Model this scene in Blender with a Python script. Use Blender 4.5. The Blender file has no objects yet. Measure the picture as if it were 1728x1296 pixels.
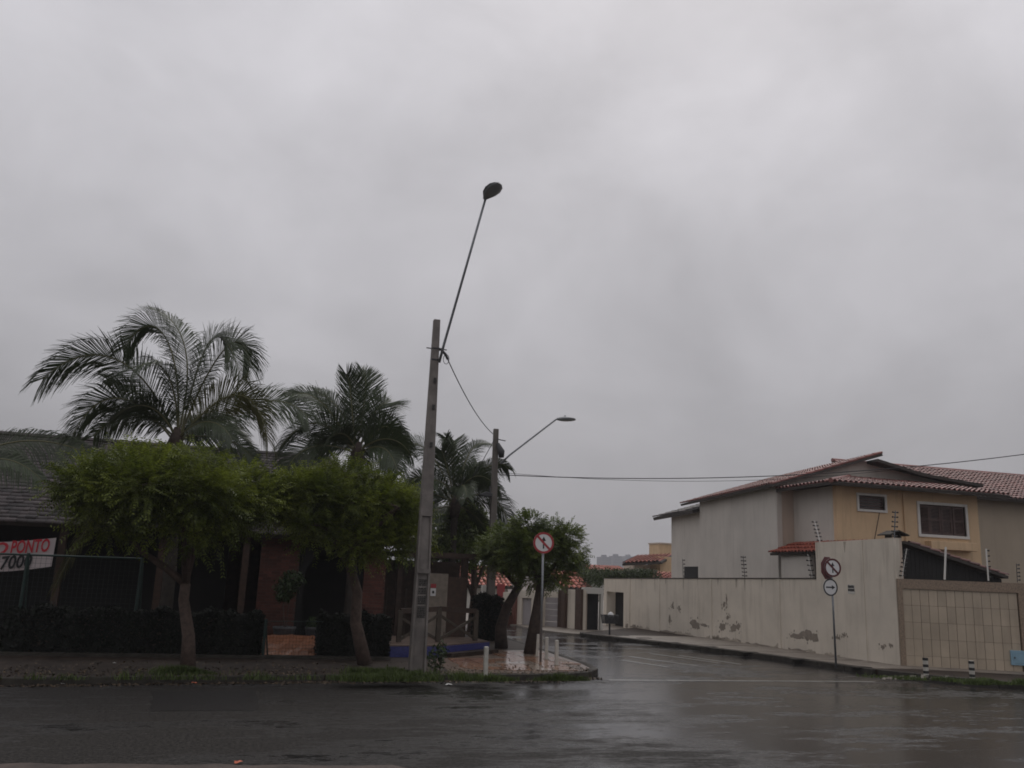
import bpy, math, random
import numpy as np
from mathutils import Vector, Matrix

random.seed(7)
rng = np.random.default_rng(7)
R = math.radians
scene = bpy.context.scene
col = scene.collection

# ------------------------------------------------------------------ camera
FPX = 1457.0                       # focal length in pixels of the 1728 px wide photograph
PITCH, ROLL, YAW, EYE = math.atan(319/FPX), math.atan(.04), R(15.6), 2.4
_f = Vector((math.sin(YAW)*math.cos(PITCH), math.cos(YAW)*math.cos(PITCH), math.sin(PITCH)))
_r = Vector((math.cos(YAW), -math.sin(YAW), 0))
_u = _r.cross(_f)
CR = _r*math.cos(ROLL) + _u*math.sin(ROLL)
CU = _u*math.cos(ROLL) - _r*math.sin(ROLL)
cam_d = bpy.data.cameras.new('camera')
cam_d.sensor_width = 36
cam_d.lens = 36*FPX/1728
cam_d.clip_start = .1
cam_d.clip_end = 6000
cam = bpy.data.objects.new('camera', cam_d)
m = Matrix((CR, CU, -_f)).transposed().to_4x4()
m.translation = (0, 0, EYE)
cam.matrix_world = m
col.objects.link(cam)
scene.camera = cam

# ------------------------------------------------------------------ sky: a closed rain-cloud deck
world = bpy.data.worlds.new('World')
scene.world = world
world.use_nodes = True
wn, wl = world.node_tree.nodes, world.node_tree.links
wn.clear()
def W(t, **k):
    n = wn.new(t)
    for a, b in k.items(): setattr(n, a, b)
    return n
out = W('ShaderNodeOutputWorld'); bg = W('ShaderNodeBackground')
tc = W('ShaderNodeTexCoord'); sep = W('ShaderNodeSeparateXYZ')
wl.new(tc.outputs['Generated'], sep.inputs[0])
def wm(op, a, b=None, clamp=False):
    n = W('ShaderNodeMath', operation=op, use_clamp=clamp)
    for i, v in enumerate((a, b)):
        if v is None: continue
        if isinstance(v, (int, float)): n.inputs[i].default_value = v
        else: wl.new(v, n.inputs[i])
    return n.outputs[0]
up = wm('MAXIMUM', sep.outputs[2], 0.0)
cap = wm('MINIMUM', up, .68)
def wnoise(scale, detail, rough, dist, off):
    mp = W('ShaderNodeMapping'); mp.inputs['Location'].default_value = off
    wl.new(tc.outputs['Generated'], mp.inputs[0]); mp.inputs['Scale'].default_value = (1, 1, 1.5)
    n = W('ShaderNodeTexNoise'); n.inputs['Scale'].default_value = scale; n.inputs['Detail'].default_value = detail
    n.inputs['Roughness'].default_value = rough; n.inputs['Distortion'].default_value = dist
    wl.new(mp.outputs[0], n.inputs['Vector'])
    return n.outputs['Fac']
n1 = wnoise(1.7, 4, .5, .3, (3.1, 1.7, .4))
n2 = wnoise(4.2, 7, .55, .35, (8.3, 5.2, .2))
cloud = wm('ADD', wm('MULTIPLY', wm('SUBTRACT', n1, .5), 1.0), wm('MULTIPLY', wm('SUBTRACT', n2, .5), .60))
grad = wm('ADD', .665, wm('MULTIPLY', cap, 1.22))            # an overcast sky is about three times brighter overhead
SUN_AZ, SUN_EL = R(30), R(52)
dot = W('ShaderNodeVectorMath', operation='DOT_PRODUCT'); wl.new(tc.outputs['Generated'], dot.inputs[0])
dot.inputs[1].default_value = (math.sin(SUN_AZ)*math.cos(SUN_EL), math.cos(SUN_AZ)*math.cos(SUN_EL), math.sin(SUN_EL))
glow = wm('MULTIPLY', wm('POWER', wm('MAXIMUM', dot.outputs['Value'], 0.0), 7.0), .16)      # the sun's broad aureole through thick cloud
lum = wm('MULTIPLY', wm('ADD', wm('MULTIPLY', grad, wm('ADD', 1.0, cloud)), glow), .42)
tint = W('ShaderNodeMix', data_type='RGBA', blend_type='MULTIPLY')
tint.inputs['Factor'].default_value = 1
tint.inputs['A'].default_value = (.995, .975, 1.025, 1)
wl.new(lum, tint.inputs['B'])
sky = W('ShaderNodeTexSky', sky_type='NISHITA')
sky.sun_disc = False; sky.sun_elevation = SUN_EL; sky.sun_rotation = SUN_AZ; sky.dust_density = 4
skys = W('ShaderNodeMix', data_type='RGBA', blend_type='MULTIPLY')
skys.inputs['Factor'].default_value = 1
skys.inputs['B'].default_value = (.08, .08, .08, 1)
wl.new(sky.outputs[0], skys.inputs['A'])
mixs = W('ShaderNodeMix', data_type='RGBA')
mixs.inputs['Factor'].default_value = .96
wl.new(skys.outputs['Result'], mixs.inputs['A']); wl.new(tint.outputs['Result'], mixs.inputs['B'])
wl.new(mixs.outputs['Result'], bg.inputs['Color'])
bg.inputs['Strength'].default_value = 1.0
wl.new(bg.outputs[0], out.inputs['Surface'])

sun_d = bpy.data.lights.new('sun', 'SUN')
sun_d.energy = .5; sun_d.angle = R(40); sun_d.color = (1, .96, .9)
sun = bpy.data.objects.new('sun', sun_d)
col.objects.link(sun)
sd = Vector((math.sin(SUN_AZ)*math.cos(SUN_EL), math.cos(SUN_AZ)*math.cos(SUN_EL), math.sin(SUN_EL)))
sun.rotation_euler = sd.to_track_quat('Z', 'Y').to_euler()

scene.view_settings.view_transform = 'Standard'
scene.view_settings.look = 'None'
scene.view_settings.exposure = .1
scene.view_settings.gamma = 1
scene.render.engine = 'CYCLES'
scene.cycles.max_bounces = 6
scene.cycles.volume_bounces = 0
scene.cycles.filter_width = 1.75        # the soft lens of the phone

# ------------------------------------------------------------------ survey helpers: a pixel of the photograph to a point of the place
def ray(px, py): return CR*((px-864)/FPX) + CU*((648-py)/FPX) + _f
def gnd(px, py, z=0.0):
    d = ray(px, py); t = (z-EYE)/d.z
    return Vector((d.x*t, d.y*t, z))
def atY(px, py, Y):
    d = ray(px, py); t = Y/d.y
    return Vector((d.x*t, Y, EYE+d.z*t))
def atX(px, py, X):
    d = ray(px, py); t = X/d.x
    return Vector((X, d.y*t, EYE+d.z*t))

# ------------------------------------------------------------------ mesh helpers
class MB:
    def __init__(s): s.v = []; s.f = []
    def add(s, vs, fs):
        b = len(s.v); s.v += [tuple(v) for v in vs]; s.f += [tuple(i+b for i in f) for f in fs]; return s
    def box(s, x0, x1, y0, y1, z0, z1, F=None):
        vs = [(x, y, z) for z in (z0, z1) for x, y in ((x0, y0), (x1, y0), (x1, y1), (x0, y1))]
        if F: vs = [F(*v) for v in vs]
        return s.add(vs, [(3,2,1,0), (4,5,6,7), (0,1,5,4), (1,2,6,5), (2,3,7,6), (3,0,4,7)])
    def bar(s, a, b, w, h=None, upv=(0,0,1)):
        a, b = Vector(a), Vector(b); h = h or w
        d = (b-a).normalized(); u = Vector(upv)
        if abs(d.dot(u)) > .98: u = Vector((0, 1, 0))
        x = d.cross(u).normalized()*w/2; y = x.cross(d).normalized()*h/2
        vs = [p+sx*x+sy*y for p in (a, b) for sx, sy in ((-1,-1), (1,-1), (1,1), (-1,1))]
        return s.add(vs, [(0,1,2,3), (7,6,5,4), (0,4,5,1), (1,5,6,2), (2,6,7,3), (3,7,4,0)])
    def tube(s, pts, rad, n=8, cap=True):
        pts = [Vector(p) for p in pts]
        if not hasattr(rad, '__len__'): rad = [rad]*len(pts)
        rings = []; ref = Vector((0, 0, 1))
        for i, p in enumerate(pts):
            d = (pts[min(i+1, len(pts)-1)]-pts[max(i-1, 0)]).normalized()
            if abs(d.dot(ref)) > .95: ref = Vector((1, 0, 0)) if abs(d.x) < .9 else Vector((0, 1, 0))
            x = d.cross(ref).normalized(); y = d.cross(x)
            rings.append([p+(x*math.cos(2*math.pi*k/n)+y*math.sin(2*math.pi*k/n))*rad[i] for k in range(n)])
            ref = y if abs(d.dot(y)) < .9 else ref
            ref = x.cross(d)
        b = len(s.v)
        for r_ in rings: s.v += [tuple(q) for q in r_]
        for i in range(len(rings)-1):
            for k in range(n):
                s.f.append((b+i*n+k, b+i*n+(k+1) % n, b+(i+1)*n+(k+1) % n, b+(i+1)*n+k))
        if cap:
            s.f.append(tuple(b+k for k in reversed(range(n)))); s.f.append(tuple(b+(len(rings)-1)*n+k for k in range(n)))
        return s
    def prism(s, poly, z0, z1, F=None):                 # poly: (x, y) counter-clockwise
        n = len(poly)
        vs = [(x, y, z0) for x, y in poly]+[(x, y, z1) for x, y in poly]
        if F: vs = [F(*v) for v in vs]
        fs = [tuple(reversed(range(n))), tuple(range(n, 2*n))]+[(i, (i+1) % n, n+(i+1) % n, n+i) for i in range(n)]
        return s.add(vs, fs)
    def build(s, name, mat, parent=None, org=None, smooth=False, bevel=0, **tags):
        me = bpy.data.meshes.new(name)
        base = Vector(org) if org is not None else (world_of(parent) if parent is not None else Vector())
        me.from_pydata([tuple(Vector(v)-base) for v in s.v], [], s.f)
        me.update()
        if smooth: me.polygons.foreach_set('use_smooth', [True]*len(me.polygons))
        return link(name, me, mat, parent, base, bevel, **tags)
ROOT = {}
def link(name, me, mat, parent, base, bevel=0, **tags):
    o = bpy.data.objects.new(name, me); col.objects.link(o)
    if mat is not None and not me.materials: me.materials.append(M[mat] if isinstance(mat, str) else mat)
    if parent is not None:
        o.parent = parent
        pb = world_of(parent)
        o.location = Vector(base)-pb
    else: o.location = base
    ROOT[o.name] = Vector(base)
    if bevel:
        b = o.modifiers.new('bevel', 'BEVEL'); b.width = bevel; b.segments = 2; b.limit_method = 'ANGLE'
    tag(o, **tags)
    return o
def world_of(o): return ROOT[o.name]
def tag(o, label=None, cat=None, group=None, kind=None):
    if label: o['label'] = label
    if cat: o['category'] = cat
    if group: o['group'] = group
    if kind: o['kind'] = kind
    return o
def thing(name, loc, label, cat, group=None):
    o = bpy.data.objects.new(name, None); o.location = loc; col.objects.link(o); o.empty_display_size = .2
    ROOT[o.name] = Vector(loc)
    return tag(o, label, cat, group)
def copy_tree(o, loc, parent=None):
    c = o.copy(); col.objects.link(c)
    if parent is None: c.location = loc; ROOT[c.name] = Vector(loc)
    else: c.parent = parent
    for ch in o.children: copy_tree(ch, None, c)
    return c
def place(name, me, parent, loc, rot=None):
    """one more piece that shares mesh data; loc is in world space"""
    o = bpy.data.objects.new(name, me); col.objects.link(o); o.parent = parent
    o.location = Vector(loc)-world_of(parent)
    if rot is not None: o.rotation_euler = rot
    return o
def npmesh(name, V, Q, mat, parent=None, base=(0, 0, 0), **tags):
    V = np.asarray(V, np.float32)-np.asarray(tuple(base), np.float32); Q = np.asarray(Q, np.int32)
    me = bpy.data.meshes.new(name); k = Q.shape[1]
    me.vertices.add(len(V)); me.vertices.foreach_set('co', V.ravel())
    me.loops.add(Q.size); me.loops.foreach_set('vertex_index', Q.ravel())
    me.polygons.add(len(Q)); me.polygons.foreach_set('loop_start', np.arange(0, Q.size, k, dtype=np.int32))
    me.polygons.foreach_set('loop_total', np.full(len(Q), k, np.int32))
    me.update(calc_edges=True)
    return link(name, me, mat, parent, base, **tags)
def frame(P0, P1):
    """wall frame: u metres from P0 towards P1, w outwards (to the right of that direction), z up"""
    P0, P1 = Vector(P0[:2]), Vector(P1[:2]); d = (P1-P0).normalized(); n = Vector((d.y, -d.x))
    def F(u, w, z): return (P0.x+d.x*u+n.x*w, P0.y+d.y*u+n.y*w, z)
    F.len = (P1-P0).length; F.d = d; F.n = n
    def inv(px, py, w=0.0):
        q = Vector((P0.x+n.x*w, P0.y+n.y*w)); r_ = ray(px, py)
        t = (q.x*n.x+q.y*n.y)/(r_.x*n.x+r_.y*n.y)
        X, Y, Z = r_.x*t, r_.y*t, EYE+r_.z*t
        return ((X-P0.x)*d.x+(Y-P0.y)*d.y, Z)
    F.px = inv
    return F

# ------------------------------------------------------------------ materials
M = {}
def mat(name, c, rough=.7, var=.14, scale=3.0, bump=0.0, bscale=60.0, spec=.5, streak=0.0, streakc=(.05, .045, .035), metal=0.0,
        island=0.0, trans=0.0, c2=None, dirt=0.0, objr=0.0):
    mt = bpy.data.materials.new(name); mt.use_nodes = True
    nt = mt.node_tree; N, L = nt.nodes, nt.links
    p = N['Principled BSDF']
    geo = N.new('ShaderNodeNewGeometry')
    def noise(s, det=5, sc=None, ro=.55):
        n = N.new('ShaderNodeTexNoise'); n.inputs['Scale'].default_value = s; n.inputs['Detail'].default_value = det
        n.inputs['Roughness'].default_value = ro
        if sc:
            mp = N.new('ShaderNodeMapping'); mp.inputs['Scale'].default_value = sc
            L.new(geo.outputs['Position'], mp.inputs[0]); L.new(mp.outputs[0], n.inputs['Vector'])
        else: L.new(geo.outputs['Position'], n.inputs['Vector'])
        return n.outputs['Fac']
    def ramp(v, a, b, x0, x1):
        r_ = N.new('ShaderNodeValToRGB'); e = r_.color_ramp.elements
        e[0].position, e[1].position = x0, x1
        e[0].color, e[1].color = (*a, 1), (*b, 1)
        L.new(v, r_.inputs[0]); return r_.outputs[0]
    def mixc(f, a, b, mode='MIX'):
        x = N.new('ShaderNodeMix'); x.data_type = 'RGBA'; x.blend_type = mode
        for s_, v in (('Factor', f), ('A', a), ('B', b)):
            if isinstance(v, (int, float)): x.inputs[s_].default_value = v
            elif isinstance(v, tuple): x.inputs[s_].default_value = (*v, 1)
            else: L.new(v, x.inputs[s_])
        return x.outputs['Result']
    lo = tuple(x*(1-var) for x in c); hi = tuple(min(1, x*(1+var)) for x in (c2 or c))
    colr = ramp(noise(scale), lo, hi, .3, .7)
    if island:
        colr = mixc(1.0, colr, ramp(geo.outputs['Random Per Island'], (1-island,)*3, (1+island,)*3, 0, 1), 'MULTIPLY')
    if objr:
        oi = N.new('ShaderNodeObjectInfo'); colr = mixc(1.0, colr, ramp(oi.outputs['Random'], (1-objr,)*3, (1+objr,)*3, 0, 1), 'MULTIPLY')
    if streak:
        s_ = ramp(noise(2.2, 6, (2.4, 2.4, .22), .6), (0, 0, 0), (1, 1, 1), .52, .74)
        s2 = N.new('ShaderNodeMath'); s2.operation = 'MULTIPLY'; s2.inputs[1].default_value = streak
        L.new(s_, s2.inputs[0]); colr = mixc(s2.outputs[0], colr, streakc)
    if dirt:
        s_ = ramp(noise(7, 8, None, .7), (0, 0, 0), (1, 1, 1), .55, .72)
        s2 = N.new('ShaderNodeMath'); s2.operation = 'MULTIPLY'; s2.inputs[1].default_value = dirt
        L.new(s_, s2.inputs[0]); colr = mixc(s2.outputs[0], colr, streakc)
    L.new(colr, p.inputs['Base Color'])
    p.inputs['Roughness'].default_value = rough
    p.inputs['Specular IOR Level'].default_value = spec
    p.inputs['Metallic'].default_value = metal
    if bump:
        b = N.new('ShaderNodeBump'); b.inputs['Strength'].default_value = bump; b.inputs['Distance'].default_value = .02
        L.new(noise(bscale, 4), b.inputs['Height']); L.new(b.outputs[0], p.inputs['Normal'])
    if trans:
        t = N.new('ShaderNodeBsdfTranslucent'); L.new(colr, t.inputs[0])
        mx = N.new('ShaderNodeMixShader'); mx.inputs[0].default_value = trans
        L.new(p.outputs[0], mx.inputs[1]); L.new(t.outputs[0], mx.inputs[2])
        L.new(mx.outputs[0], N['Material Output'].inputs['Surface'])
    M[name] = mt
    return mt
def wet_asphalt():
    mt = bpy.data.materials.new('wet_asphalt'); mt.use_nodes = True
    N, L = mt.node_tree.nodes, mt.node_tree.links; p = N['Principled BSDF']
    geo = N.new('ShaderNodeNewGeometry')
    def noise(s, det, ro=.55, sc=(1, 1, 1)):
        mp = N.new('ShaderNodeMapping'); mp.inputs['Scale'].default_value = sc; L.new(geo.outputs['Position'], mp.inputs[0])
        n = N.new('ShaderNodeTexNoise'); n.inputs['Scale'].default_value = s; n.inputs['Detail'].default_value = det
        n.inputs['Roughness'].default_value = ro; L.new(mp.outputs[0], n.inputs['Vector']); return n.outputs['Fac']
    def ramp(v, a, b, x0, x1):
        r_ = N.new('ShaderNodeValToRGB'); e = r_.color_ramp.elements; e[0].position, e[1].position = x0, x1
        e[0].color, e[1].color = (*a, 1), (*b, 1); L.new(v, r_.inputs[0]); return r_.outputs[0]
    def math_(op, a, b):
        n = N.new('ShaderNodeMath'); n.operation = op
        for i, v in enumerate((a, b)):
            if isinstance(v, (int, float)): n.inputs[i].default_value = v
            else: L.new(v, n.inputs[i])
        return n.outputs[0]
    big = noise(.34, 6, .6, (.8, 1.9, 1)); mid = noise(2.1, 7, .66, (.5, 1.5, 1)); fine = noise(70, 3, .6); grit = noise(19, 5, .72)
    # water lies in the hollows of the worn surface: the side street and the right of the crossing are washed smooth
    sepx = N.new('ShaderNodeSeparateXYZ'); L.new(geo.outputs['Position'], sepx.inputs[0])
    side = N.new('ShaderNodeMapRange'); side.inputs['From Min'].default_value = 1.5; side.inputs['From Max'].default_value = 7.5
    L.new(sepx.outputs[0], side.inputs['Value'])
    fine2 = noise(7.5, 5, .7, (.6, 1.3, 1))
    film = math_('ADD', math_('MULTIPLY', math_('ADD', math_('ADD', big, math_('MULTIPLY', mid, .55)), math_('MULTIPLY', math_('SUBTRACT', fine2, .25), .45)), .58), math_('MULTIPLY', side.outputs[0], .132))
    wet = ramp(film, (0, 0, 0), (1, 1, 1), .51, .64)
    ro = N.new('ShaderNodeMapRange'); L.new(wet, ro.inputs['Value'])
    ro.inputs['To Min'].default_value = .55; ro.inputs['To Max'].default_value = .115
    L.new(ro.outputs[0], p.inputs['Roughness'])
    cm = N.new('ShaderNodeMix'); cm.data_type = 'RGBA'; L.new(wet, cm.inputs['Factor'])
    L.new(ramp(grit, (.008, .0075, .007), (.075, .068, .061), .38, .66), cm.inputs['A'])
    L.new(ramp(grit, (.014, .0135, .0135), (.030, .0285, .028), .35, .65), cm.inputs['B'])
    L.new(cm.outputs['Result'], p.inputs['Base Color'])
    sp = N.new('ShaderNodeMapRange'); L.new(wet, sp.inputs['Value'])
    sp.inputs['To Min'].default_value = .10; sp.inputs['To Max'].default_value = .36
    L.new(sp.outputs[0], p.inputs['Specular IOR Level'])
    st = N.new('ShaderNodeMapRange'); L.new(wet, st.inputs['Value'])
    st.inputs['To Min'].default_value = 1.0; st.inputs['To Max'].default_value = .085
    b = N.new('ShaderNodeBump'); b.inputs['Distance'].default_value = .02
    L.new(st.outputs[0], b.inputs['Strength']); L.new(math_('ADD', fine, math_('MULTIPLY', grit, .8)), b.inputs['Height'])
    L.new(b.outputs[0], p.inputs['Normal'])
    M['asphalt'] = mt
wet_asphalt()
mat('soil', (.10, .064, .045), .6, .35, 5, .5, 30, dirt=.4)
mat('verge_soil', (.062, .043, .034), .6, .5, 3, .6, 25, dirt=.6, streakc=(.02, .016, .013))
mat('damp_concrete', (.036, .026, .02), .6, .5, 3.2, .35, 45, dirt=.6, spec=.15, streakc=(.02, .015, .012))
mat('slab_concrete', (.20, .17, .14), .5, .3, 3, .3, 60, dirt=.55)
mat('kerb', (.045, .040, .033), .65, .35, 4, .4, 40, dirt=.6, spec=.2, streakc=(.02, .018, .012))
mat('flag_pink', (.30, .17, .11), .16, .3, 2.5, .08, 30, dirt=.35)
mat('flag_grey', (.34, .27, .22), .12, .25, 2.5, .08, 30, dirt=.3)
mat('flag_bed', (.13, .085, .06), .35, .3, 4, .2, 40)
mat('road_paint', (.17, .163, .152), .3, .5, 6, .15, 60, dirt=.8, streakc=(.04, .037, .034))
mat('wall_cream', (.63, .565, .47), .75, .10, .9, .08, 120, streak=.42, streakc=(.30, .255, .195), dirt=.12)
mat('wall_white', (.55, .53, .48), .75, .07, .8, .06, 120, streak=.18, streakc=(.25, .22, .17))
mat('bare_plaster', (.25, .212, .172), .85, .2, 6, .25, 60)
mat('wall_grey', (.55, .51, .455), .75, .09, .7, .06, 120, streak=.34, streakc=(.30, .275, .235), dirt=.1)
mat('wall_tan', (.52, .43, .35), .75, .06, .7, .05, 120, streak=.16, streakc=(.25, .2, .15))
mat('wall_yellow', (.64, .455, .275), .75, .10, .9, .06, 120, streak=.42, streakc=(.33, .23, .14), dirt=.12)
mat('wall_neighbour', (.42, .35, .265), .75, .06, .8, .05, 120, streak=.15, streakc=(.22, .18, .13))
mat('white_trim', (.66, .64, .60), .6, .06, 4, dirt=.15, streakc=(.3, .27, .22))
mat('white_paint', (.47, .45, .40), .5, .12, 8, dirt=.6, streakc=(.3, .26, .2))
mat('sign_white', (.68, .67, .66), .4, .03, 8)
mat('sign_red', (.36, .035, .04), .4, .08, 8)
mat('sign_black', (.015, .015, .016), .45, .1, 8)
mat('sign_maroon', (.10, .018, .02), .5, .15, 8)
mat('black_paint', (.02, .019, .018), .55, .2, 8)
mat('galvanised', (.22, .23, .24), .42, .18, 10, metal=.6)
mat('lamp_grey', (.36, .37, .38), .5, .08, 6)
mat('lamp_lens', (.26, .27, .27), .25, .1, 6)
mat('pole_concrete', (.185, .165, .15), .75, .3, 3, .5, 70, dirt=.35, streak=.6, streakc=(.10, .085, .07))
mat('pole_dark', (.13, .115, .10), .75, .2, 3, .3, 70, streak=.4, streakc=(.06, .05, .04))
mat('stencil', (.035, .033, .03), .7, .3, 30)
mat('cable', (.03, .03, .032), .6, .1)
mat('roof_red', (.30, .078, .05), .42, .22, 4, .2, 50, island=.25, dirt=.35, streakc=(.12, .05, .04))
mat('roof_pink', (.25, .098, .082), .45, .25, 3, .2, 50, island=.25, objr=.22, dirt=.35, streakc=(.17, .10, .085))
mat('roof_far', (.50, .17, .12), .6, .15, 2, island=.15)
mat('roof_dark', (.062, .048, .047), .30, .4, 3, .2, 40, island=.55, dirt=.4, streakc=(.02, .018, .016))
mat('roof_maroon', (.11, .04, .03), .45, .3, 4, .2, 50, island=.4, dirt=.5, streakc=(.03, .018, .015))
mat('roof_timber', (.05, .042, .036), .8, .2, 5)
mat('brick', (.105, .036, .024), .7, .2, 9, .3, 80, objr=.35)
mat('mortar', (.09, .06, .045), .85, .2, 8)
mat('wood_dark', (.045, .026, .017), .65, .35, 6, .3, 40)
mat('wood_grey', (.062, .048, .034), .7, .3, 6, .3, 40)
mat('wood_brown', (.06, .032, .02), .6, .25, 7, .2, 50)
mat('shutter', (.085, .05, .042), .6, .25, 8)
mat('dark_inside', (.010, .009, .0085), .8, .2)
mat('glass', (.012, .013, .014), .08, .1)
mat('garage_tile', (.43, .355, .265), .34, .12, 1.2, .05, 90, objr=.09, streak=.25, streakc=(.2, .15, .11))
mat('grout', (.10, .07, .05), .8, .1)
mat('mosaic', (.25, .185, .13), .5, .35, 26, .3, 60)
mat('blue_tile', (.03, .036, .15), .3, .35, 22)
mat('blue_box', (.22, .36, .45), .45, .12, 6, dirt=.3, streakc=(.1, .12, .13))
mat('green_metal', (.008, .028, .022), .45, .2, 8)
mat('fence_wire', (.02, .03, .026), .6, .1)
mat('orange_paving', (.30, .12, .06), .4, .3, 8, .3, 30, dirt=.5, streakc=(.12, .06, .04))
mat('banner', (.55, .49, .49), .7, .05, 3)
mat('banner_red', (.50, .03, .045), .7, .05)
mat('banner_black', (.012, .012, .014), .7, .05)
mat('pot_grey', (.09, .09, .095), .6, .2, 8)
mat('gate_grey', (.35, .32, .32), .5, .05, 2)
mat('gate_red', (.26, .03, .03), .5, .1, 3)
mat('bark', (.085, .058, .045), .85, .35, 9, .7, 30)
mat('bark_dark', (.05, .034, .026), .85, .35, 9, .7, 30)
mat('palm_trunk', (.04, .032, .025), .85, .3, 8, .6, 25)
mat('leaf_tree', (.062, .098, .013), .5, .45, 1.1, island=.45, trans=.4, c2=(.135, .160, .022))
mat('leaf_dark', (.055, .09, .018), .5, .4, 1.6, island=.4, trans=.36, c2=(.115, .145, .028))
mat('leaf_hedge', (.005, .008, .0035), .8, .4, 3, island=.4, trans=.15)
mat('leaf_palm', (.042, .06, .024), .42, .3, 1.2, island=.3, trans=.16)
mat('leaf_palm_yellow', (.085, .085, .028), .45, .25, 1.2, island=.25, trans=.2)
mat('leaf_shrub', (.035, .06, .016), .5, .35, 3, island=.35, trans=.2)
mat('leaf_far', (.05, .07, .022), .6, .4, 1.5, island=.35, trans=.2)
mat('grass', (.065, .095, .018), .6, .4, 3, island=.4, trans=.2)
mat('rachis', (.11, .105, .045), .55, .2, 6)
mat('city', (.20, .21, .24), .7, .06, .05)
mat('city_glass', (.14, .16, .19), .4, .1, .05)
mat('rubble', (.30, .27, .23), .7, .25, 10, island=.4)
mat('litter_orange', (.55, .13, .06), .5, .15, 10)
mat('litter_white', (.7, .7, .68), .5, .1, 10)
mat('litter_brown', (.075, .052, .03), .7, .4, 4, island=.6)
mat('steel_dark', (.04, .04, .042), .5, .2, 8)

# ================================================================== THE SETTING
def struct(mb, name, mt, **k): return mb.build(name, mt, kind='structure', **k)
g = MB(); g.add([(-1500, -60, -.06), (2500, -60, -.06), (2500, 2600, -.06), (-1500, 2600, -.06)], [(0, 1, 2, 3)])
struct(g, 'ground', 'soil')
g = MB(); g.add([(-90, -30, 0), (90, -30, 0), (90, 90, 0), (-90, 90, 0)], [(0, 1, 2, 3)])
road = struct(g, 'road', 'asphalt')
PV = .13
# the dirt verge on the near side of the street
e = [(-60, 12.6), (-9, 12.3)]+[(-3.2+i*.42, 12.05-.045*i+random.uniform(-.09, .09)) for i in range(13)]+[(2.6, 10.6), (2.7, -8), (-60, -8)]
g = MB(); g.add([(x, y, .006) for x, y in e], [tuple(reversed(range(len(e))))]); struct(g, 'verge', 'verge_soil')

LEFT_KERB = [(-60, 15.4), (-20, 17.4), (-4.36, 18.74), (-1.3, 19.17), (2.26, 19.6), (5.5, 19.85), (7.1, 20.1), (8.0, 20.55), (8.5, 21.3), (8.72, 22.6),
             (8.8, 26), (8.85, 30), (8.75, 35), (7.2, 40), (2, 46), (-12, 56), (-60, 82)]
g = MB(); g.prism(LEFT_KERB, -.1, PV); left_pave = struct(g, 'pavement', 'damp_concrete')
fk = [gnd(960, 1071), gnd(905, 1064.5), gnd(868, 1056)]
RIGHT_KERB = [(60, -1), (30, 14.0), (22.5, 17.45), (19.4, 19.0), (18.2, 20.2), (17.2, 21.8), (16.34, 25.9), (14.9, 29.9), (13.1, 33.5), (12.95, 34.3), (13.25, 34.9)]
g = MB(); g.prism(RIGHT_KERB+[(60, 80)], -.1, PV); right_pave = struct(g, 'pavement', 'damp_concrete')
FARW = [(16.7, 40.2), (13.3, 43.6)]
ap = [(13.25, 34.85)]+[(p.x, p.y) for p in fk]+[(6, 47), (-14, 64), (-40, 84), (59, 84), (59, 40), (14.2, 34.9)]
g = MB(); g.prism(list(reversed(ap)) if False else [tuple(p) for p in [(59, 40), (59, 84), (-40, 84), (-14, 64), (6, 47)]+[(p.x, p.y) for p in reversed(fk)]+[(13.25, 34.85), (14.2, 34.95)]], -.1, .06)
far_pave = struct(g, 'pavement', 'slab_concrete')

def kerbstones(pts, parent, lo, hi, length=1.0, w=.15, top=PV+.012, mt='kerb'):
    """single stones along the run of a kerb between two path lengths"""
    s_ = 0.0; i = 0; P = [Vector(p) for p in pts]; acc = [0.0]
    for a, b in zip(P, P[1:]): acc.append(acc[-1]+(b-a).length)
    def at(d):
        for k in range(len(P)-1):
            if d <= acc[k+1]: return P[k].lerp(P[k+1], (d-acc[k])/(acc[k+1]-acc[k]))
        return P[-1]
    d = lo
    while d+length*.5 < hi:
        a, b = at(d+.012), at(min(d+length, hi)-.012)
        t = (b-a).normalized(); n = Vector((-t.y, t.x))
        dz = random.uniform(-.006, .006)
        mb = MB(); mb.prism([(a-n*.012)[:], (b-n*.012)[:], (b+n*w)[:], (a+n*w)[:]], -.08, top+dz)
        mb.build('kerbstone', mt, parent, org=(a.x, a.y, 0), bevel=.018)
        d += length
    return acc
def plen(pts, n): return sum((Vector(b)-Vector(a)).length for a, b in zip(pts[:n], pts[1:n+1]))
kerbstones(LEFT_KERB, left_pave, plen(LEFT_KERB, 2)-8, plen(LEFT_KERB, 6), 1.0)
kerbstones(LEFT_KERB, left_pave, plen(LEFT_KERB, 6)+.05, plen(LEFT_KERB, 9), .45)
kerbstones(LEFT_KERB, left_pave, plen(LEFT_KERB, 9)+.05, plen(LEFT_KERB, 12), 1.0)
kerbstones(RIGHT_KERB, right_pave, plen(RIGHT_KERB, 2)-2, plen(RIGHT_KERB, 5), 1.0)
kerbstones(RIGHT_KERB, right_pave, plen(RIGHT_KERB, 5)+.05, plen(RIGHT_KERB, 10), 1.0)

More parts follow.
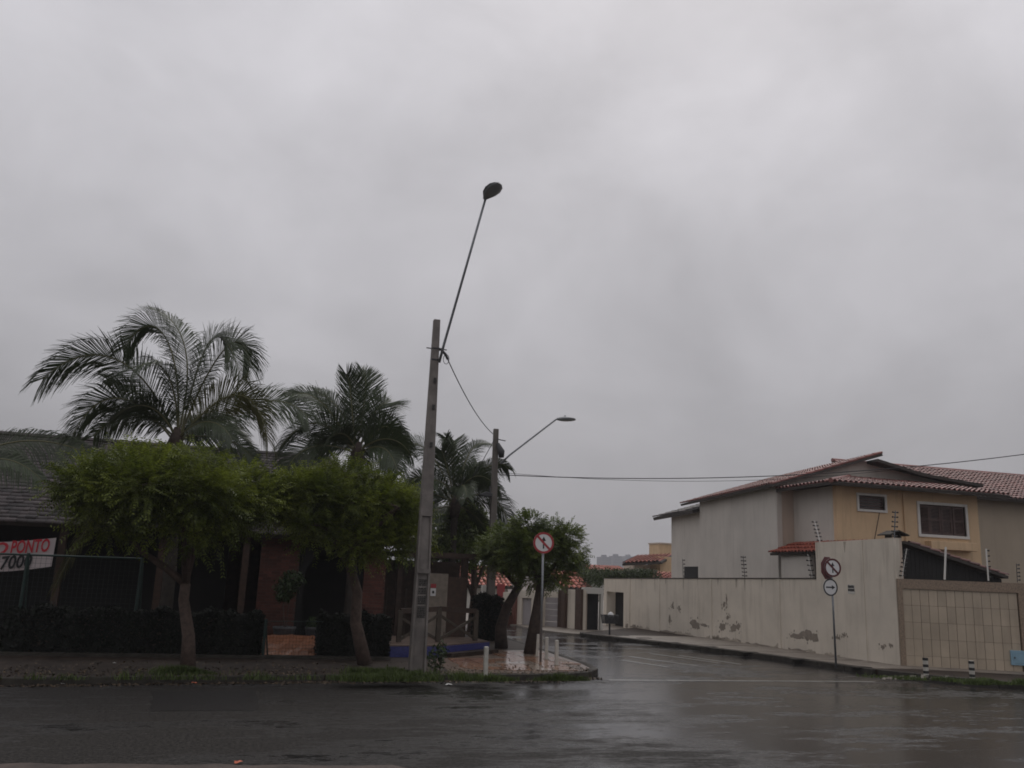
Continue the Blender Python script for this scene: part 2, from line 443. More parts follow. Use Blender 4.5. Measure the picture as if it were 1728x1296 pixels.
# flagstones of the rounded corner
def inside(p, poly):
    c = False; n = len(poly)
    for i in range(n):
        (x1, y1), (x2, y2) = poly[i], poly[i-1]
        if (y1 > p[1]) != (y2 > p[1]) and p[0] < (x2-x1)*(p[1]-y1)/(y2-y1)+x1: c = not c
    return c
g = MB(); bed = [(4.5, 20.1), (6.9, 20.28), (7.85, 20.75), (8.33, 21.45), (8.5, 22.7), (8.6, 26.2), (6.9, 26.0), (6.8, 25.3), (5.3, 23.6), (4.5, 23.2)]
g.add([(x, y, PV+.004) for x, y in bed], [tuple(range(len(bed)))]); g.build('paving_bed', 'flag_bed', left_pave)
gx, gy = 8, 9
gp = {}
for i in range(gx+1):
    for j in range(gy+1): gp[i, j] = Vector((4.45+i*.54+random.uniform(-.13, .13)+.1*(j % 2), 20.05+j*.68+random.uniform(-.15, .15), 0))
for i in range(gx):
    for j in range(gy):
        q = [gp[i, j], gp[i+1, j], gp[i+1, j+1], gp[i, j+1]]; c = sum(q, Vector())/4
        if not all(inside((p.x*.93+c.x*.07, p.y*.93+c.y*.07), bed) for p in q): continue
        mb = MB(); mb.prism([tuple((c+(p-c)*.95)[:2]) for p in q], PV, PV+.014+random.uniform(0, .008))
        mb.build('flagstone', random.choice(['flag_pink', 'flag_pink', 'flag_grey']), left_pave, org=(c.x, c.y, PV))

# slabs between the kerb and the long wall, cross joints every two metres and more
WA, WB = Vector((17.1, 39.48)), Vector((18.94, 22.95))
FW = frame(WA, WB)            # u from the far end to the street corner; w is outwards when negative
OUT = -1 if Vector((-10, 0)).dot(FW.n) < 0 else 1
def kerb_x(y):
    P = RIGHT_KERB[5:9]
    for a, b in zip(P, P[1:]):
        if a[1] <= y <= b[1]: return a[0]+(b[0]-a[0])*(y-a[1])/(b[1]-a[1])
    return None
y = 22.0
while y < 33:
    y2 = min(y+2.3+random.uniform(-.2, .2), 33.4)
    rows = []
    for yy in (y+.045, y2-.045):
        xw = WB.x+(WA.x-WB.x)*(max(yy, 22.95)-WB.y)/(WA.y-WB.y)
        rows.append((kerb_x(yy)+.2, xw+.05, yy))
    mb = MB(); (a0, a1, ya), (b0, b1, yb) = rows
    mb.prism([(a0, ya), (a1, ya), (b1, yb), (b0, yb)], PV-.02, PV+.01+random.uniform(0, .008))
    mb.build('paving_slab', 'slab_concrete', right_pave, org=(a0, ya, PV))
    y = y2
GA = Vector((18.94, 22.95)); GB = Vector((22.09, 21.54))
FG = frame(GA, GA+(GB-GA)*4)           # the garage front; w > 0 towards the street
g = MB(); g.box(-.2, 9, -.05, .95, PV-.02, PV+.012, FG); g.build('paving_strip', 'slab_concrete', right_pave)

for px, py in ((1049, 1072), (1087, 1076.5), (1135, 1084), (1197, 1091), (1263, 1100), (1348, 1111.5), (1452, 1125)):
    p = gnd(px, py, PV+.02); MB().box(p.x-.27, p.x+.27, p.y-.17, p.y+.17, PV, PV+.022).build('drain_cover', 'kerb', right_pave, org=(p.x, p.y, PV))
# asphalt repairs and cracks
def sheet(pts, z, mt, name):
    m_ = MB(); m_.add([(x, y, z) for x, y in pts], [tuple(range(len(pts)))]); m_.build(name, mt, road)
def rough_quad(px0, py0, px1, py1, j=.05):
    c = [gnd(px0, py1), gnd(px1, py1), gnd(px1, py0), gnd(px0, py0)]; P = []
    for a, b in zip(c, c[1:]+c[:1]):
        for k in range(7): q = a.lerp(b, k/7); P.append((q.x+random.uniform(-j, j), q.y+random.uniform(-j, j)))
    return P
mat('asphalt_patch', (.022, .020, .019), .5, .4, 14, .8, 40, spec=.12)
sheet(rough_quad(255, 1166, 432, 1200), .004, 'asphalt_patch', 'asphalt_repair')
def crack(pts, w=.02):
    P = [gnd(*p) for p in pts]; Q_ = []
    for a, b in zip(P, P[1:]):
        for k in range(6): q = a.lerp(b, k/6); Q_.append(q+Vector((random.uniform(-.01, .01), random.uniform(-.05, .05), 0)))
    L_ = [(q.x, q.y-w*random.uniform(.4, 1.3)) for q in Q_]; R_ = [(q.x, q.y+w*random.uniform(.4, 1.3)) for q in Q_]
    sheet(L_+R_[::-1], .0045, 'black_paint', 'crack')
crack([(1060, 1279), (1110, 1277), (1160, 1281)], .008)
crack([(560, 1246), (640, 1242), (700, 1250)], .008); crack([(100, 1226), (190, 1229), (260, 1222)], .008)
# worn road paint
paint = []
for k in range(5):
    x0, x1 = 8.3+k*1.5, 8.3+k*1.5+1.46
    paint.append([(x0, 20.0+random.uniform(-.03, .03)), (x1, 20.0), (x1, 20.22+random.uniform(-.03, .02)), (x0, 20.24)])
for a, b in (((1062, 1108), (1178, 1124)), ((1098, 1103), (1215, 1119)), ((1050, 1114), (1128, 1126)), ((1145, 1106), (1250, 1121))):
    p, q = gnd(*a), gnd(*b); d = (q-p).normalized(); n = Vector((-d.y, d.x, 0))*.085
    paint.append([(p-n)[:2], (q-n)[:2], (q+n)[:2], (p+n)[:2]])
for q in paint:
    mb = MB(); mb.add([(x, y, .004) for x, y in q], [(0, 1, 2, 3)]); mb.build('road_marking', 'road_paint', road)

# ================================================================== VEGETATION BUILDERS
def leaf_array(P, D, length, pairs, ll, lw, droop=.25, roll=None):
    """pinnate leaves: P bases, D directions (n,3); returns quads. Every leaflet is a small pointed blade"""
    n = len(P); D = D/np.linalg.norm(D, axis=1, keepdims=True)
    upv = np.tile([0, 0, 1.0], (n, 1))+rng.normal(0, .35, (n, 3))
    S = np.cross(D, upv); S /= np.linalg.norm(S, axis=1, keepdims=True)+1e-9
    U = np.cross(S, D)
    L = length*rng.uniform(.7, 1.25, (n, 1))
    V = []
    for k in range(pairs):
        t = .2+.8*k/max(1, pairs-1)
        base = P+D*L*t+np.array([0, 0, -1.0])*(L*t*t*droop)
        for sgn in (-1, 1):
            l = ll*(1-.45*abs(t-.5))*rng.uniform(.75, 1.2, (n, 1))
            dirn = S*sgn*.85+D*.5-U*.25+rng.normal(0, .14, (n, 3))
            dirn /= np.linalg.norm(dirn, axis=1, keepdims=True)
            wv = np.cross(dirn, U); wv /= np.linalg.norm(wv, axis=1, keepdims=True)+1e-9
            mid = base+dirn*l*.45
            V.append(np.stack([base, mid+wv*lw*.5, base+dirn*l+np.array([0, 0, -1.0])*l*.15, mid-wv*lw*.5], 1))
    V = np.concatenate(V, 0).reshape(-1, 3)
    return V, np.arange(len(V)).reshape(-1, 4)
def simple_leaves(P, N_, size, aspect=.5):
    n = len(P); T = np.cross(N_, rng.normal(0, 1, (n, 3))); T /= np.linalg.norm(T, axis=1, keepdims=True)+1e-9
    B = np.cross(N_, T); B /= np.linalg.norm(B, axis=1, keepdims=True)+1e-9
    s = size*rng.uniform(.6, 1.4, (n, 1))
    V = np.stack([P-T*s, P+B*s*aspect, P+T*s, P-B*s*aspect], 1).reshape(-1, 3)
    return V, np.arange(len(V)).reshape(-1, 4)
def blob_points(blobs, n):
    w = np.array([b[3]*b[4]*b[5] for b in blobs])**.75; w /= w.sum()
    idx = rng.choice(len(blobs), n, p=w); B = np.array(blobs)[idx]
    d = rng.normal(0, 1, (n, 3)); d /= np.linalg.norm(d, axis=1, keepdims=True)
    r_ = rng.uniform(.35, 1.0, (n, 1))**.6*np.where(rng.random((n, 1)) < .12, 1.28, 1.0)
    return B[:, :3]+d*r_*B[:, 3:6], d
def feathery_tree(name, base, label, group, trunk, limbs, blobs, nleaf, lmat, bmat, llen=.50, pairs=8, ll=.105, lw=.03):
    root = thing(name, base, label, 'tree', group)
    mb = MB(); mb.tube(*trunk, n=10)
    mb.build('trunk', bmat, root, smooth=True)
    for pts, rad in limbs:
        MB().tube(pts, rad, n=7).build('limb', bmat, root, smooth=True)
    tips = [Vector(l[0][-1]) for l in limbs]
    tw = MB()
    for b in blobs:
        c = Vector(b[:3]); t = min(tips, key=lambda q: (q-c).length)
        m1 = t.lerp(c, .5)+Vector((0, 0, .1)); tw.tube([t, m1, c], [.028, .018, .01], n=5)
        for _ in range(5):
            e_ = c+Vector([random.uniform(-.8, .8)*b[3+i] for i in range(3)]); tw.tube([c, c.lerp(e_, .5)+Vector((0, 0, .04)), e_], [.012, .008, .005], n=4, cap=False)
    tw.build('twigs', bmat, root)
    P, d = blob_points(blobs, nleaf)
    D = d*np.array([1, 1, .5])+rng.normal(0, .45, (nleaf, 3))+np.array([0, 0, .22])
    V, Q = leaf_array(P, D, llen, pairs, ll, lw, .16)
    npmesh('crown', V, Q, lmat, root, base)
    return root
def frond(root, pts, mt, width=.62, n=46, r0=.028, hang=.55, twist=0.0):
    width *= 1.5; n = int(n*2.5)
    if twist == 0.0:
        ax = abs((Vector(pts[3])-Vector(pts[0])).normalized().dot(CR)); twist = (1.15 if random.random() < .5 else -1.15)*ax*random.uniform(.75, 1.1)
    """one coconut leaf: a curved midrib with two rows of long narrow leaflets. pts: base, control, control, tip (world)"""
    p0, p1, p2, p3 = [np.array(tuple(p)) for p in pts]
    t = np.linspace(0, 1, 15)[:, None]
    C_ = (1-t)**3*p0+3*(1-t)**2*t*p1+3*(1-t)*t*t*p2+t**3*p3
    mb = MB(); mb.tube([tuple(c) for c in C_], [r0*(1-.85*i/14)+.003 for i in range(15)], n=5)
    o = mb.build('frond', 'rachis', root)
    ts = np.linspace(.13, .995, n); V = []
    for i, tt in enumerate(ts):
        c = (1-tt)**3*p0+3*(1-tt)**2*tt*p1+3*(1-tt)*tt*tt*p2+tt**3*p3
        d = 3*(1-tt)**2*(p1-p0)+6*(1-tt)*tt*(p2-p1)+3*tt*tt*(p3-p2); d /= np.linalg.norm(d)
        s = np.cross(d, [0, 0, 1.0]); s /= np.linalg.norm(s)+1e-6
        nrm = np.cross(s, d)
        ca, sa = math.cos(twist), math.sin(twist); s, nrm = s*ca+nrm*sa, nrm*ca-s*sa
        prof = (min(1, .45+2.2*tt))*(1-.55*max(0, tt-.55)/.45)
        for sg in (-1, 1):
            l = width*prof*random.uniform(.85, 1.1)
            ang = .95-.55*tt+random.uniform(-.1, .1)
            dr = s*sg*math.sin(ang+.2)+d*math.cos(ang)*.95+nrm*random.uniform(.08, .25)
            dr /= np.linalg.norm(dr)
            g_ = np.array([0, 0, -1.0])
            a = c; b = c+dr*l*.5+g_*l*.07; e_ = c+dr*l*.86+g_*l*hang*random.uniform(.5, 1.0)*(.5+.4*tt)
            wv = np.cross(dr, nrm)*.5; wv /= np.linalg.norm(wv)+1e-6
            w = .0115
            V += [a-wv*w*.6, a+wv*w*.6, b+wv*w, b-wv*w, b-wv*w, b+wv*w, e_+wv*.003, e_-wv*.003]
    V = np.array(V); Q = np.arange(len(V)).reshape(-1, 4)
    npmesh('leaflets', V, Q, mt, o, world_of(o))
    return o
def palm(base, crown, label, fr, extra, lean=.15, rad=.17, spread=2.6):
    root = thing('coconut_palm', base, label, 'palm', 'coconut palms around the restaurant')
    b, c = Vector(base), Vector(crown)
    pts = [b.lerp(c, k/8)+Vector((lean*math.sin(math.pi*k/8), 0, 0)) for k in range(9)]
    MB().tube(pts, [rad*1.35]+[rad*(1-.35*k/8)+.012*(k % 2) for k in range(1, 9)], n=10).build('trunk', 'palm_trunk', root, smooth=True)
    MB().tube([c-Vector((0, 0, .5)), c-Vector((0, 0, .1)), c+Vector((0, 0, .35))], [.16, .22, .08], n=8).build('crown_shaft', 'bark_dark', root, smooth=True)
    for pts_, mt, kw in fr: frond(root, pts_, mt, **kw)
    for k in range(extra):                           # leaves towards and away from the viewer fill the crown's round
        az = (k+.5*random.random())/extra*2*math.pi; el = random.uniform(.15, 1.15); l = spread*random.uniform(.8, 1.1)
        h = Vector((math.cos(az), math.sin(az), 0))
        p1 = c+h*l*.35*math.cos(el)+Vector((0, 0, l*.55*math.sin(el)+.1)); p2 = c+h*l*.75*math.cos(el*.8)+Vector((0, 0, l*.75*math.sin(el)))
        p3 = c+h*l*(.75+.25*math.cos(el))+Vector((0, 0, l*.62*math.sin(el)-l*.3))
        frond(root, [c, p1, p2, p3], 'leaf_palm', width=.6, hang=.55)
    return root
def hedge(name, x0, x1, y0, y1, z0, z1, label, n, lmat='leaf_hedge'):
    root = thing(name, ((x0+x1)/2, (y0+y1)/2, z0), label, 'hedge')
    MB().box(x0+.1, x1-.1, y0+.1, y1-.1, z0, z1-.1).build('branch_core', 'bark_dark', root)
    P = np.stack([rng.uniform(x0, x1, n), rng.uniform(y0, y1, n), rng.uniform(z0, z1, n)], 1)
    f = rng.integers(0, 10, n); N_ = rng.normal(0, .6, (n, 3))
    wob = .05*np.sin(P[:, 0]*5.1)+.04*np.sin(P[:, 0]*11.7+1)
    for k, (ax, val, nv) in enumerate(((1, y0, (0, -1, 0)), (2, z1, (0, 0, 1)), (0, x0, (-1, 0, 0)), (0, x1, (1, 0, 0)), (1, y1, (0, 1, 0)))):
        sel = {0: f < 4, 1: (f >= 4) & (f < 7), 2: f == 7, 3: f == 8, 4: f == 9}[k]
        P[sel, ax] = val+rng.normal(0, .035, sel.sum())+(wob[sel] if ax != 0 else 0); N_[sel] += nv
    V, Q = simple_leaves(P, N_, .045)
    npmesh('foliage', V, Q, lmat, root, root.location)
    return root
def grass_strip(name, pts, n, h, label, z=PV):
    """pts: list of (x, y, radius, weight)"""
    w = np.array([p[3] for p in pts], float); w /= w.sum(); idx = rng.choice(len(pts), n, p=w); A = np.array(pts)[idx]
    P = np.stack([A[:, 0]+rng.normal(0, 1, n)*A[:, 2], A[:, 1]+rng.normal(0, .35, n)*A[:, 2]*.6, np.full(n, z)], 1)
    az = rng.uniform(0, 2*math.pi, n); s = np.stack([np.cos(az), np.sin(az), np.zeros(n)], 1)*.008
    keep_ = (np.sin(P[:, 0]*2.9+1.3*np.sin(P[:, 0]*1.1))+.6*np.sin(P[:, 0]*7.3+P[:, 1]*3)+rng.normal(0, .6, n)) > -.25
    P = P[keep_]; n = len(P); az = az[keep_]; s = s[keep_]
    hh = .45+.9*(.5+.5*np.sin(P[:, 0]*4.3+np.sin(P[:, 0]*1.7)*2)*np.sin(P[:, 1]*5.1+P[:, 0]))
    h = h*hh
    tip = P+np.stack([rng.normal(0, .35, n), rng.normal(0, .35, n), np.ones(n)], 1)*(h*rng.uniform(.4, 1.3, n))[:, None]
    mid = P+(tip-P)*.55+np.array([0, 0, .01])
    V = np.stack([P-s, P+s, mid+s*.8, mid-s*.8, mid-s*.8, mid+s*.8, tip+s*.1, tip-s*.1], 1).reshape(-1, 3)
    return npmesh(name, V, np.arange(len(V)).reshape(-1, 4), 'grass', None, (pts[0][0], pts[0][1], z), label=label, cat='grass', kind='stuff')
def shrub(name, base, label, blobs, n, size, lmat, stems=(), cat='shrub', group=None):
    root = thing(name, base, label, cat, group)
    for pts, r_ in stems: MB().tube(pts, r_, n=6).build('stem', 'bark', root)
    P, d = blob_points(blobs, n)
    V, Q = simple_leaves(P, d+rng.normal(0, .6, (n, 3)), size, .4)
    npmesh('foliage', V, Q, lmat, root, base)
    return root

# ================================================================== BUILDINGS
def tile_arrays(O, u, v, nu, nv, pu=.22, pv=.38, rad=.085, keep=None, jit=.006):
    """barrel tiles lying on a roof plane: O corner at the eave, u along the eave, v up the slope"""
    O, u, v = [np.array(tuple(a), float) for a in (O, u, v)]
    u /= np.linalg.norm(u); v /= np.linalg.norm(v); n = np.cross(u, v)
    if n[2] < 0: n = -n
    th = np.linspace(0, math.pi, 6); V = []; Q = []; b = 0
    for i in range(nu):
        for j in range(nv):
            if keep and not keep((i+.5)*pu, (j+.5)*pv): continue
            dj = rng.normal(0, jit, 3)
            for s, (l, lift, rr) in enumerate(((-.03, .035, rad), (pv, .0, rad*.86))):
                for t in th:
                    V.append(O+u*((i+.5)*pu+rr*math.cos(t)+dj[0])+v*(j*pv+l+dj[1])+n*(rr*.85*math.sin(t)+lift+dj[2]*.5))
            Q += [(b+k, b+k+1, b+6+k+1, b+6+k) for k in range(5)]; b += 12
    return np.array(V), np.array(Q)
def slab(mb, corners, th):
    c = [Vector(p) for p in corners]; n = (c[1]-c[0]).cross(c[-1]-c[0]).normalized()
    if n.z < 0: n = -n
    k = len(c); lo = [p-n*th for p in c]
    return mb.add([tuple(p) for p in c+lo], [tuple(range(k)), tuple(reversed(range(k, 2*k)))]+[(i, k+i, k+(i+1) % k, (i+1) % k) for i in range(k)])
def UZ(F):
    return lambda u, z, w: F(u, w, z)
def blotch(F, u, z, ru, rz, parent, mt='bare_plaster', w=.003, n=26, seed=0):
    r_ = random.Random(seed); n = 44; P = []
    for k in range(n):
        a = 2*math.pi*k/n; rr = .78+.14*math.sin(2*a+seed)+.1*math.sin(5*a+2*seed)+r_.uniform(-.06, .06); tooth = r_.uniform(-.28, .16) if k % 2 else r_.uniform(0, .1)
        P.append((u+math.cos(a)*ru*rr, z+math.sin(a)*rz*(rr+tooth)))
    for k in range(7):
        a = r_.uniform(0, 2*math.pi); d_ = r_.uniform(1.0, 1.7); cu, cz = u+math.cos(a)*ru*d_, z+math.sin(a)*rz*d_; s_ = r_.uniform(.012, .04)
        if cz > PV+.05: MB().prism([(cu+s_*r_.uniform(.5, 1.2)*math.cos(t*1.05), cz+s_*1.5*r_.uniform(.5, 1.2)*math.sin(t*1.05)) for t in range(6)], w-.002, w, UZ(F)).build('paint_chip', mt, parent)
    mb = MB(); mb.prism(P, w-.002, w, UZ(F)); return mb.build('bare_patch', mt, parent, label='patch of bare grey plaster where the paint has peeled')

# ---------------- the long boundary wall and its tall corner
wr = thing('boundary_wall', (WB.x, WB.y, 0), 'long cream plastered boundary wall with peeling patches beside the side street', 'wall')
uE = FW.px(1018, 1058)[0]; uT = FW.px(1379, 1000)[0]; uD0, uD1 = FW.px(1023.5, 1030)[0], FW.px(1052, 1030)[0]
zt = lambda u: 2.36+(2.62-2.36)*(u-0)/(13.2)
zd = FW.px(1040, 999)[1]
body = MB()
body.prism([(uD1, 0), (uT, 0), (uT, zt(uT)), (uD1, zt(uD1))], -.2, 0, UZ(FW))
body.prism([(uE, 0), (uD0, 0), (uD0, zt(uD0)), (uE, zt(uE))], -.2, 0, UZ(FW))
body.prism([(uD0, zd), (uD1, zd), (uD1, zt(uD1)), (uD0, zt(uD0))], -.2, 0, UZ(FW))
body.box(uD0-.15, uD0, -.75, -.2, 0, zt(uD0)-.02, FW); body.box(uD1, uD1+.15, -.75, -.2, 0, zt(uD1)-.02, FW)
body.build('wall_body', 'wall_cream', wr)
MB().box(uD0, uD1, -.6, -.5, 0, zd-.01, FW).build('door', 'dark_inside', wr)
MB().prism([(uT+.002, 0), (16.63, 0), (16.63, 3.93), (uT+.002, 3.86)], -.22, .012, UZ(FW)).build('tall_section', 'wall_cream', wr)
cp = MB(); cp.prism([(uE, zt(uE)), (uT-.01, zt(uT)), (uT-.01, zt(uT)+.035), (uE, zt(uE)+.035)], -.23, .03, UZ(FW)); cp.build('coping', 'kerb', wr)
for px in (1062, 1112, 1200, 1315):
    u = FW.px(px, 1040)[0]; MB().box(u-.07, u+.07, 0.0, .022, 0, zt(u)-.002, FW).build('pilaster', 'wall_cream', wr)
u = FW.px(1458, 1010)[0]; MB().box(u-.09, u+.05, .012, .03, 0, 3.88, FW).build('pilaster', 'wall_cream', wr)
for k, (px, py, rx, ry) in enumerate(((1173, 1054, 10, 11), (1188, 1055, 9, 4), (1219, 1058, 8, 8), (1238, 1060, 7, 9), (1246, 1057, 4, 8), (1345, 1074, 13, 8), (1366, 1073, 19, 14), (1135, 1023, 2.5, 5), (1146, 1027, 2, 6),
                                      (1222, 1020, 3, 6), (1226, 1012, 1.5, 10), (1130, 1045, 2, 12), (1413, 1076, 6, 4), (1425, 1072, 4, 3), (1490, 1092, 5, 4), (1504, 1089, 2, 3.5), (1228, 1042, 3, 5), (1058, 1056, 3, 6))):
    u, z = FW.px(px, py); u2, z2 = FW.px(px+rx, py+ry)
    blotch(FW, u, z, abs(u2-u), abs(z2-z), wr, w=.004 if px < 1379 else .016, seed=k+3)
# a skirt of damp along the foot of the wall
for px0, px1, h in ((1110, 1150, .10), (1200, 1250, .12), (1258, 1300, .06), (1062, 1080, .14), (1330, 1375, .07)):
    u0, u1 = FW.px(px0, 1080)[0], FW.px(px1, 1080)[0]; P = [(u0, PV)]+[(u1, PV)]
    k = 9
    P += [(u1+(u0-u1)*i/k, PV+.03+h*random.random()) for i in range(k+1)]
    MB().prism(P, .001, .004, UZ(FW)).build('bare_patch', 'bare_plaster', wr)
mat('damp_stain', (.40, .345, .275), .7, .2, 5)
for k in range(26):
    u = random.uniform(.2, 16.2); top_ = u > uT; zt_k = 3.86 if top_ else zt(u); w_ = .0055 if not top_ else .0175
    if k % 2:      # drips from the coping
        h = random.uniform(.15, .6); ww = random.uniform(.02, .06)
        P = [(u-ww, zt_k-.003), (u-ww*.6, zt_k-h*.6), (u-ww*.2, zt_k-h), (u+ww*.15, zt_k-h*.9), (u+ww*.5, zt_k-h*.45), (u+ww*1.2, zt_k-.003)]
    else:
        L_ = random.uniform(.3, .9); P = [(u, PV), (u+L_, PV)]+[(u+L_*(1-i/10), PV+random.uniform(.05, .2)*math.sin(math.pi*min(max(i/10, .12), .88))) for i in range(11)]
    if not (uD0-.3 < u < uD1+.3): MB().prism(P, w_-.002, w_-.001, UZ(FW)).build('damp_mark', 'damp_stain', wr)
pl = thing('wall_plaque', FW(FW.px(1437, 994)[0], .02, 2.6), 'small black plaque with two rows of lettering on the tall wall', 'sign')
u, z = FW.px(1437, 993); MB().box(u-.15, u+.15, .013, .02, z-.17, z+.12, FW).build('plate', 'wall_white', pl)
for r_, (za, zb) in enumerate(((.005, .105), (-.1, -.005))):
    mb = MB(); x = -.14
    while x < .12:
        w = random.uniform(.03, .055); mb.box(u+x, u+x+w, .0205, .0225, z+za+random.uniform(0, .012), z+zb-random.uniform(0, .012), FW); x += w+.008
    mb.build('lettering_row', 'sign_black', pl)

# ---------------- garage front with its tall beige tiles
gr = thing('tiled_garage_wall', (GA.x, GA.y, 0), 'beige tiled garage front with a brown mosaic surround', 'garage wall')
zT = 2.7; u0g = .02; uF0 = .17; uF1 = FG.px(1722, 1060)[0]; zF = 2.41
MB().box(uF0, uF1, -.25, -.045, 0, zF, FG).build('backing', 'grout', gr)
fr = MB(); fr.box(u0g, uF0-.002, -.2, .04, 0, zT, FG); fr.box(uF0-.002, 8.5, -.2, .04, zF, zT, FG); fr.box(uF1+.002, 8.5, -.2, .04, 0, zF, FG)
fr.build('mosaic_surround', 'mosaic', gr)
rowz = [.13, .44, .93, 1.42, 1.92, zF-.005]; tw = .252
tile_me = {}
for j in range(5):
    h = rowz[j+1]-rowz[j]; u = uF0
    while u < uF1-.02:
        a, b = max(u, uF0+.003)+.004, min(u+tw, uF1-.003)-.004
        if b-a > .03:
            key = (j, round(b-a, 2))
            mb = MB(); mb.box(0, b-a, 0, .045+random.uniform(-.0015, .0015), .004, h-.004, lambda x, w, z: (FG.d.x*x+FG.n.x*w, FG.d.y*x+FG.n.y*w, z))
            if key not in tile_me:
                o = mb.build('tile', 'garage_tile', gr, org=(0, 0, 0)); tile_me[key] = o.data; o.location = Vector(FG(a, -.05, rowz[j]))-world_of(gr)
            else: place('tile', tile_me[key], gr, FG(a, -.05+random.uniform(-.001, .002), rowz[j]))
        u += tw
for px, py, w, h in ((1715, 1108, .62, .40),):
    u, z = FG.px(1706, 1122); t = thing('meter_box', FG(u+.3, .0, z), 'pale blue meter box set into the garage tiles', 'meter box')
    MB().box(u, u+.66, -.02, .06, z, z+.42, FG).build('casing', 'blue_box', t, bevel=.01)
    MB().box(u+.05, u+.61, .061, .07, z+.06, z+.37, FG).build('lid', 'blue_box', t, bevel=.006)
    MB().box(u+.08, u+.11, .071, .085, z+.19, z+.24, FG).build('latch', 'steel_dark', t)

# ---------------- the two-storey corner house
A0 = Vector((19.17, 29.67)); d8 = Vector((math.sin(R(8)), math.cos(R(8)))); A1 = A0+d8*8.55
YB, XB0, XB1 = 27.0, 19.9, 26.17
ho = thing('corner_house', (19.9, 27, 0), 'two-storey corner house with yellow front, grey side and red tiled roofs', 'house')
FS = frame(A1, A0)                              # side wall, w > 0 towards the side street
MB().box(0, FS.len, -.2, 0, 0, 6.2, FS).build('side_wall', 'wall_grey', ho)
MB().box(19.375, 27.6, 29.67, 29.9, 0, 6.2).build('front_wall', 'wall_tan', ho)
gb = MB()
gv = [(19.3, 6.2), (27.9, 6.2), (27.9, 6.78), (23.18, 7.42)]
gb.add([(x, 29.66, z) for x, z in gv]+[(x, 29.9, z) for x, z in gv], [(0, 1, 2, 3), (7, 6, 5, 4), (0, 4, 5, 1), (1, 5, 6, 2), (2, 6, 7, 3), (3, 7, 4, 0)])
gb.build('gable', 'wall_grey', ho)
MB().box(XB0, XB0+.2, YB+.2, 29.66, 0, 5.98).build('side_wall', 'wall_grey', ho)
# yellow front with its two window openings
w1a, w1b = atY(1448, 834, YB), atY(1493, 863, YB); w2a, w2b = atY(1550, 849, YB), atY(1631, 907, YB)
zs1, zt1, zs2, zt2 = w1b.z+.03, w1a.z-.03, w2b.z+.03, w2a.z-.03
yw = MB()
xs = [XB0, w1a.x, w1b.x, w2a.x, w2b.x, XB1]
yw.box(xs[0], xs[1], YB, YB+.2, 0, 5.98); yw.box(xs[2], xs[3], YB, YB+.2, 0, 5.98); yw.box(xs[4], xs[5], YB, YB+.2, 0, 5.98)
yw.box(xs[1], xs[2], YB, YB+.2, 0, zs1); yw.box(xs[1], xs[2], YB, YB+.2, zt1, 5.98)
yw.box(xs[3], xs[4], YB, YB+.2, 0, zs2); yw.box(xs[3], xs[4], YB, YB+.2, zt2, 5.98)
yw.build('front_wall', 'wall_yellow', ho)
MB().box(XB1-.2, XB1, YB+.2, 29.66, 0, 5.98).build('side_wall', 'wall_yellow', ho)
MB().box(20.1, 25.97, YB+1.2, YB+1.25, 2.5, 5.95).build('room_partition', 'dark_inside', ho)
def winframe(x0, x1, z0, z1, w, root):
    f = MB(); f.box(x0-w, x1+w, YB-.05, YB+.08, z1, z1+w); f.box(x0-w, x1+w, YB-.06, YB+.08, z0-w, z0); f.box(x0-w, x0, YB-.05, YB+.08, z0, z1); f.box(x1, x1+w, YB-.05, YB+.08, z0, z1)
    o = MB().box(x0, x1, YB+.10, YB+.115, z0, z1).build('window', 'glass', root)
    f.build('window_frame', 'white_trim', o); return o
wo = winframe(w1a.x, w1b.x, zs1, zt1, .085, ho)
sl = MB()
for k in range(5): z = zs1+(k+.5)*(zt1-zs1)/5; sl.box(w1a.x+.02, w1b.x-.02, YB+.06, YB+.085, z-.035, z+.03)
sl.build('louvre', 'shutter', wo)
wo = winframe(w2a.x, w2b.x, zs2, zt2, .10, ho)
W2 = w2b.x-w2a.x
for k in range(4):
    a = w2a.x+W2*(k/4)+.012; b = w2a.x+W2*((k+1)/4)-.012; yy = YB+.05+(.02 if k in (1, 2) else 0)
    s = MB(); s.box(a, a+.07, yy, yy+.04, zs2+.01, zt2-.01); s.box(b-.07, b, yy, yy+.04, zs2+.01, zt2-.01)
    s.box(a+.07, b-.07, yy, yy+.04, zs2+.01, zs2+.10); s.box(a+.07, b-.07, yy, yy+.04, zt2-.10, zt2-.01); s.box(a+.07, b-.07, yy, yy+.04, (zs2+zt2)/2-.03, (zs2+zt2)/2+.03)
    for half in ((zs2+.1, (zs2+zt2)/2-.03), ((zs2+zt2)/2+.03, zt2-.1)):
        z = half[0]+.03
        while z < half[1]-.01:
            s.add([(a+.07, yy+.002, z-.022), (b-.07, yy+.002, z-.022), (b-.07, yy+.036, z+.022), (a+.07, yy+.036, z+.022)], [(0, 1, 2, 3)]); z += .052
    s.build('shutter', 'shutter', wo)
pb0, pb1 = atY(1560, 908, YB), atY(1638, 931, YB)
MB().box(pb0.x, pb1.x, YB-.34, YB-.002, pb1.z, pb0.z-.10).build('window_box', 'wall_yellow', ho, bevel=.02)
p = atY(1480, 864, YB); q = atY(1472, 905, YB); MB().tube([(p.x+.1, YB-.015, p.z), (q.x, YB-.015, q.z-.4)], .012, n=5).build('wall_wire', 'cable', ho)
p = atY(1523, 835, YB); MB().tube([(p.x, YB-.045, 5.9), (p.x+.02, YB-.045, 2.6)], .035, n=8).build('downpipe', 'wall_yellow', ho)

